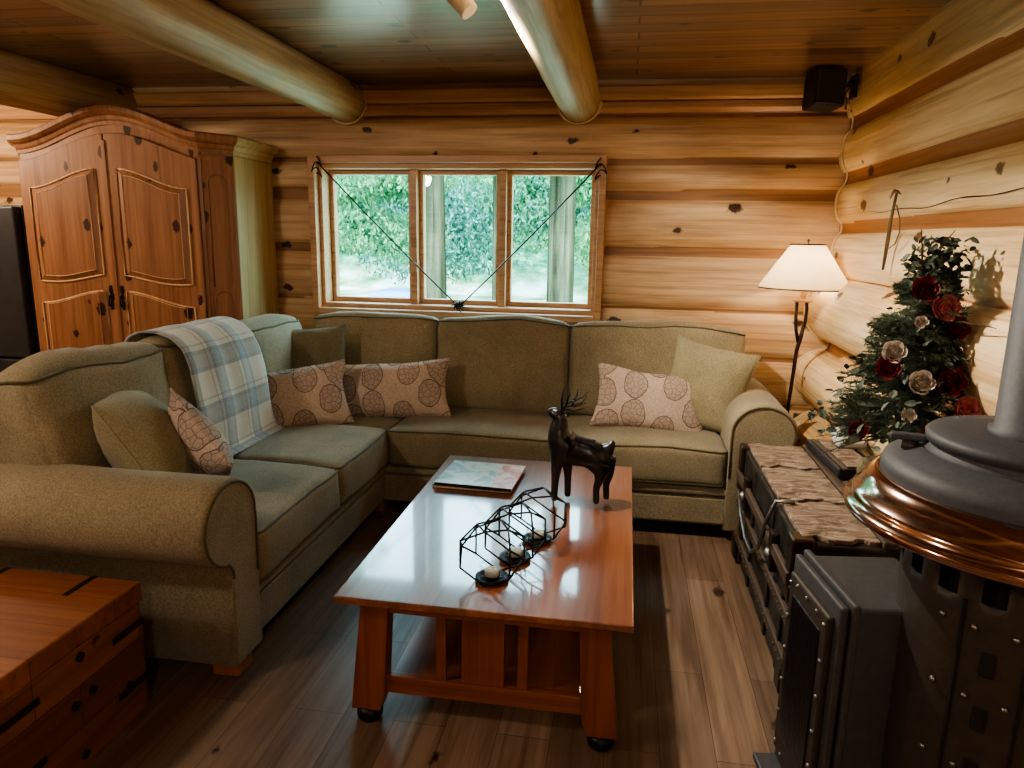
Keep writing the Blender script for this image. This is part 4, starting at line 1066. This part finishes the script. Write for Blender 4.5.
for a in (R(212), R(228), R(246), R(262), R(280)):
    for z in (.81, .66, .50, .34, .2):
        o = MB().lathe([(.001,-.002),(.007,-.001),(.006,.004),(.001,.006)], (0,0,0), 8).rotate((0,R(90),0),(0,0,0)).build('rivet', M['rivet'], st, smooth=True, local=True)
        o.rotation_euler = (0,0,a); o.location = Vector(atang(a, .221, z)) - st.location
for a in (R(236),R(272)):
    for z in (.74,.62,.50,.38):
        o = MB().box(-.003, .003, -.013, .013, -.026, .026).build('vent_slot', M['black'], st, local=True, bevel=.003); o.rotation_euler = (0,0,a); o.location = Vector(atang(a, .221, z)) - st.location
# copper ring (ogee section)
prof = [(.275,.955),(.335,.962),(.350,.970),(.354,.980),(.350,.990),(.338,.994),(.340,1.004),(.333,1.014),(.322,1.022),(.318,1.036),(.304,1.052),(.292,1.060),(.280,1.058),(.270,1.0)]
MB().lathe([(.19,.95),(.30,.957),(.30,.975),(.19,.98)], C, 64).build('collar', M['stove_dark'], st)
MB().lathe(prof, C, 96, caps=False).build('copper_ring', M['copper'], st, smooth=True)
# domed hat
prof = [(.01,1.0),(.275,1.0),(.284,1.045),(.286,1.075),(.280,1.090),(.262,1.100),(.235,1.110),(.212,1.118),(.01,1.12)]
MB().lathe(prof, C, 96).build('top_dome', M['stove_top'], st, smooth=True)
prof = [(.01,1.10),(.205,1.105),(.206,1.122),(.198,1.128),(.197,1.134),(.205,1.138),(.206,1.152),(.198,1.160),(.14,1.166),(.01,1.167)]
MB().lathe(prof, C, 96).build('cooking_plate', M['stove_top'], st, smooth=True)
MB().box(SX-.262, SX-.192, SY+.055, SY+.083, 1.125, 1.139, rot=(0,0,R(-14))).build('lift_handle', M['stove_top'], st, bevel=.004)
MB().lathe([(.012,1.098),(.018,1.098),(.016,1.124),(.008,1.126)], (SX-.222, SY+.066, 0), 12).build('handle_post', M['stove_dark'], st, smooth=True)
pr_ = [(.082,1.160),(.084,1.175),(.074,1.180),(.074,2.50)]
PX, PY = SX-.01, SY-.0
MB().lathe(pr_, (PX, PY, 0), 48, caps=False).build('flue_pipe', M['stove_top'], st, smooth=True)
# firebox door box projecting to the left
dx, dy = Vector((-.991, -.135, 0)).normalized(), Vector((-.135, .991, 0)).normalized()
dc = Vector((.528, 1.690, 0))
def dbx(name, u0, u1, w0, w1, z0, z1, mat, par, bevel=.004):
    """u = outward (away from drum), w = along the door plane"""
    m_ = Matrix((dx, dy, Vector((0,0,1)))).transposed()
    mb = MB().box(u0, u1, w0, w1, z0, z1); mb.v = [tuple(m_ @ Vector(v) + dc) for v in mb.v]
    return mb.build(name, mat, par, bevel=bevel)
fb = dbx('firebox', -.22, 0, -.142, .142, .15, .75, M['stove'], st, .008)
dbx('door_frame', -.002, .016, -.150, .150, .14, .762, M['stove'], st, .005)
dbx('door_gasket', .014, .024, -.136, .136, .155, .748, M['black'], st)
dr = dbx('door', .022, .040, -.142, .142, .15, .752, M['stove'], st, .005)
dbx('door_trim', .038, .056, -.118, .118, .20, .715, M['stove_dark'], dr, .006)
dbx('door_glass', .052, .060, -.085, .085, .26, .665, M['deer'], dr, .003)
m_ = Matrix((dx, dy, Vector((0,0,1)))).transposed()
for w, z in [(s_*.104, z) for s_ in (-1,1) for z in lin(.225,.69,6)] + [(w, z) for w in (-.06,0,.06) for z in (.215,.70)]:
    o = MB().lathe([(.001,-.002),(.006,-.001),(.005,.004),(.001,.006)], (0,0,0), 8).rotate((0,R(90),0),(0,0,0)).build('rivet', M['rivet'], dr, smooth=True, local=True)
    o.rotation_euler = (0,0,math.atan2(dx.y, dx.x)); o.location = (m_ @ Vector((.056, w, z)) + dc) - Vector(st.location) - Vector(dr.location)
dbx('ash_lip', .0, .095, -.155, .155, .125, .145, M['stove'], st, .005)
dbx('pedestal', -.20, -.02, -.10, .10, .0, .15, M['stove_dark'], st, .005)

# ------------------------------------------------------------------ floor lamp
lp = thing('floor_lamp', 'bronze twisted floor lamp with cream cone shade in the log corner', 'lamp', (1.01, 4.33, 0))
LX, LY = 1.01, 4.33
MB().lathe([(.02,0),(.125,0),(.13,.012),(.10,.022),(.03,.032),(.012,.05)], (LX-.03, LY, 0), 32).build('base', M['bronze'], lp, smooth=True)
path = [(LX-.03,LY,.03),(LX-.028,LY,.3),(LX-.022,LY,.6),(LX-.012,LY,.80),(LX-.006,LY,.93),(LX+.012,LY,1.02),(LX+.020,LY,1.08)]
MB().tube(path, [.011,.0105,.010,.011,.012,.012,.010], 10).build('pole', M['bronze'], lp, smooth=True)
MB().tube([(LX+.014,LY,1.03),(LX+.026,LY,1.10),(LX+.028,LY,1.17),(LX+.022,LY,1.215)], .010, 8).build('twisted_branch', M['bronze'], lp, smooth=True)
MB().tube([(LX-.004,LY,.98),(LX-.022,LY-.005,1.05),(LX-.028,LY,1.12),(LX-.030,LY,1.215)], .010, 8).build('twisted_branch', M['bronze'], lp, smooth=True)
MB().lathe([(.012,0),(.050,.0),(.056,.008),(.02,.014),(.014,.02),(.016,.055),(.01,.06)], (LX, LY, 1.212), 24).build('socket', M['trim'], lp, smooth=True)
MB().lathe([(.250,0),(.252,.004),(.093,.243),(.095,.248)], (LX, LY, 1.292), 64, caps=False).build('lamp_shade', M['shade'], lp, smooth=True)
MB().lathe([(.2535,0),(.2535,.008),(.2480,.008),(.2480,0),(.2535,0)], (LX, LY, 1.288), 64, caps=False).build('shade_rim', M['bronze'], lp)
MB().lathe([(.0975,0),(.0975,.008),(.091,.008),(.091,0),(.0975,0)], (LX, LY, 1.534), 48, caps=False).build('shade_rim', M['bronze'], lp)
mb = MB()
for a in (0, 120, 240): mb.tube([(LX, LY, 1.53), (LX+.094*math.cos(R(a)), LY+.094*math.sin(R(a)), 1.538)], .002, 5)
mb.tube([(LX, LY, 1.26), (LX, LY, 1.56)], .003, 6).lathe([(.002,0),(.007,.006),(.007,.014),(.002,.022)], (LX, LY, 1.548), 10); mb.build('harp_and_finial', M['bronze'], lp, smooth=True)
MB().lathe([(.002,0),(.016,.01),(.03,.05),(.026,.085),(.002,.10)], (LX, LY, 1.29), 16).build('bulb', M['bulb'], lp, smooth=True)

# ------------------------------------------------------------------ wall speaker
sp = thing('wall_speaker', 'small black loudspeaker bracketed high in the right corner', 'speaker', (1.04, 4.45, 2.27))
a = R(12)
MB().box(.955, 1.125, 4.36, 4.52, 2.285, 2.485, rot=(R(-4),R(3),a)).build('cabinet', M['speaker'], sp, bevel=.012, seg=3)
MB().box(.962, 1.118, 4.350, 4.362, 2.292, 2.478, rot=(R(-4),R(3),a), about=(1.04,4.44,2.385)).build('grille', M['stove_dark'], sp, bevel=.004)
MB().box(1.10, 1.21, 4.43, 4.455, 2.40, 2.425).box(1.185, 1.205, 4.40, 4.49, 2.34, 2.46).build('bracket', M['speaker'], sp, bevel=.004)
MB().tube([(1.16,4.45,2.42),(1.185,4.40,2.45),(1.195,4.46,2.44),(1.17,4.50,2.38),(1.19,4.54,2.3)], .005, 6).build('cord', M['speaker'], sp, smooth=True)

# ------------------------------------------------------------------ iron hanger on the pale wall
hx = 1.175
hk = thing('iron_wall_hanger', 'thin old iron hanger with T top and wire loop on the log wall', 'wall decoration', (1.19, 3.5, 1.43))
MB().tube([(hx,3.515,1.775),(hx-.004,3.535,1.66),(hx,3.555,1.56),(hx,3.575,1.43)], [.006,.007,.010,.006], 8).build('shaft', M['hook'], hk, smooth=True)
MB().tube([(hx-.004,3.575,1.755),(hx-.008,3.54,1.775),(hx-.010,3.515,1.782),(hx-.008,3.48,1.778),(hx-.004,3.455,1.765)], [.003,.006,.008,.006,.003], 8).build('crosspiece', M['hook'], hk, smooth=True)
MB().tube([(hx,3.50,1.72),(hx,3.44,1.66),(hx,3.42,1.60),(hx,3.46,1.55),(hx,3.53,1.53)], .003, 6).build('wire_loop', M['hook'], hk, smooth=True)

# ------------------------------------------------------------------ ceiling spot fixture
cf = thing('ceiling_spotlight', 'white cylindrical ceiling spotlight beside the centre beam', 'light fixture', (-.66, 2.80, 2.42))
MB().lathe([(.05,0),(.055,.02),(.05,.035)], (-.66, 2.80, 2.463), 24).build('canopy', M['candle'], cf, smooth=True)
o = MB().lathe([(.030,-.055),(.036,-.055),(.040,.05),(.02,.06)], (0,0,0), 24).build('lamp_head', M['candle'], cf, smooth=True, local=True)
o.location = (.0, -.01, -.012); o.rotation_euler = (0, R(-40), R(-8))
o2 = MB().lathe([(.002,-.050),(.029,-.052),(.029,-.048),(.002,-.046)], (0,0,0), 20).build('bulb', M['bulb'], o, smooth=True, local=True)

# ------------------------------------------------------------------ lights
def spot(name, loc, target, power, col, size, blend=.5, rad=.04):
    l = bpy.data.lights.new(name, 'SPOT'); l.energy = power; l.color = col; l.spot_size = R(size); l.spot_blend = blend; l.shadow_soft_size = rad
    o = bpy.data.objects.new(name, l); COL.objects.link(o); o.location = loc
    o.rotation_euler = (Vector(target)-Vector(loc)).to_track_quat('-Z', 'Y').to_euler(); return o
def point(name, loc, power, col, rad=.05):
    l = bpy.data.lights.new(name, 'POINT'); l.energy = power; l.color = col; l.shadow_soft_size = rad
    o = bpy.data.objects.new(name, l); COL.objects.link(o); o.location = loc; return o
WARM = (1, .76, .52); WARM2 = (1, .87, .72)
spot('ceiling_spot_light', (-.60, 2.78, 2.34), (1.2, 2.75, 1.75), 230, WARM2, 150, .7, .03)
point('floor_lamp_light', (LX, LY, 1.40), 8, WARM, .03)
point('kitchen_light', (-4.6, 3.2, 2.2), 95, WARM, .08)
point('room_light_left', (-2.6, .6, 2.25), 75, WARM2, .10)
point('room_light_back', (.2, -1.2, 2.3), 60, WARM2, .12)
# daylight portal at the window
l = bpy.data.lights.new('window_portal', 'AREA'); l.shape = 'RECTANGLE'; l.size = 1.9; l.size_y = .95; l.cycles.is_portal = True
o = bpy.data.objects.new('window_portal', l); COL.objects.link(o); o.location = (-1.135, 4.90, 1.535); o.rotation_euler = (R(-90), 0, 0)
s_ = bpy.data.lights.new('sun', 'SUN'); s_.energy = 16; s_.color = (1,.95,.84); s_.angle = R(2)
so = bpy.data.objects.new('sun', s_); COL.objects.link(so); so.rotation_euler = (R(48), 0, R(20)); so.location = (0, -5, 12)
w = bpy.data.worlds.new('sky'); SC.world = w; w.use_nodes = True
nt = w.node_tree; bg = nt.nodes['Background']
t = nt.nodes.new('ShaderNodeTexCoord'); spx = nt.nodes.new('ShaderNodeSeparateXYZ'); nt.links.new(t.outputs['Generated'], spx.inputs[0])
rc = ramp(nt, math_(nt, 'ADD', math_(nt, 'MULTIPLY', spx.outputs[2], .5), .5), [(.48, (.35,.50,.36)), (.53, (.42,.74,.72)), (.60, (.42,.68,.80)), (1, (.45,.70,.85))])
nt.links.new(rc, bg.inputs[0]); bg.inputs[1].default_value = 19

SC.view_settings.view_transform = 'AgX'; SC.view_settings.look = 'AgX - Medium High Contrast'; SC.view_settings.exposure = 0.25
SC.cycles.use_denoising = True
SC.cycles.max_bounces = 8
SC.cycles.sample_clamp_indirect = 6
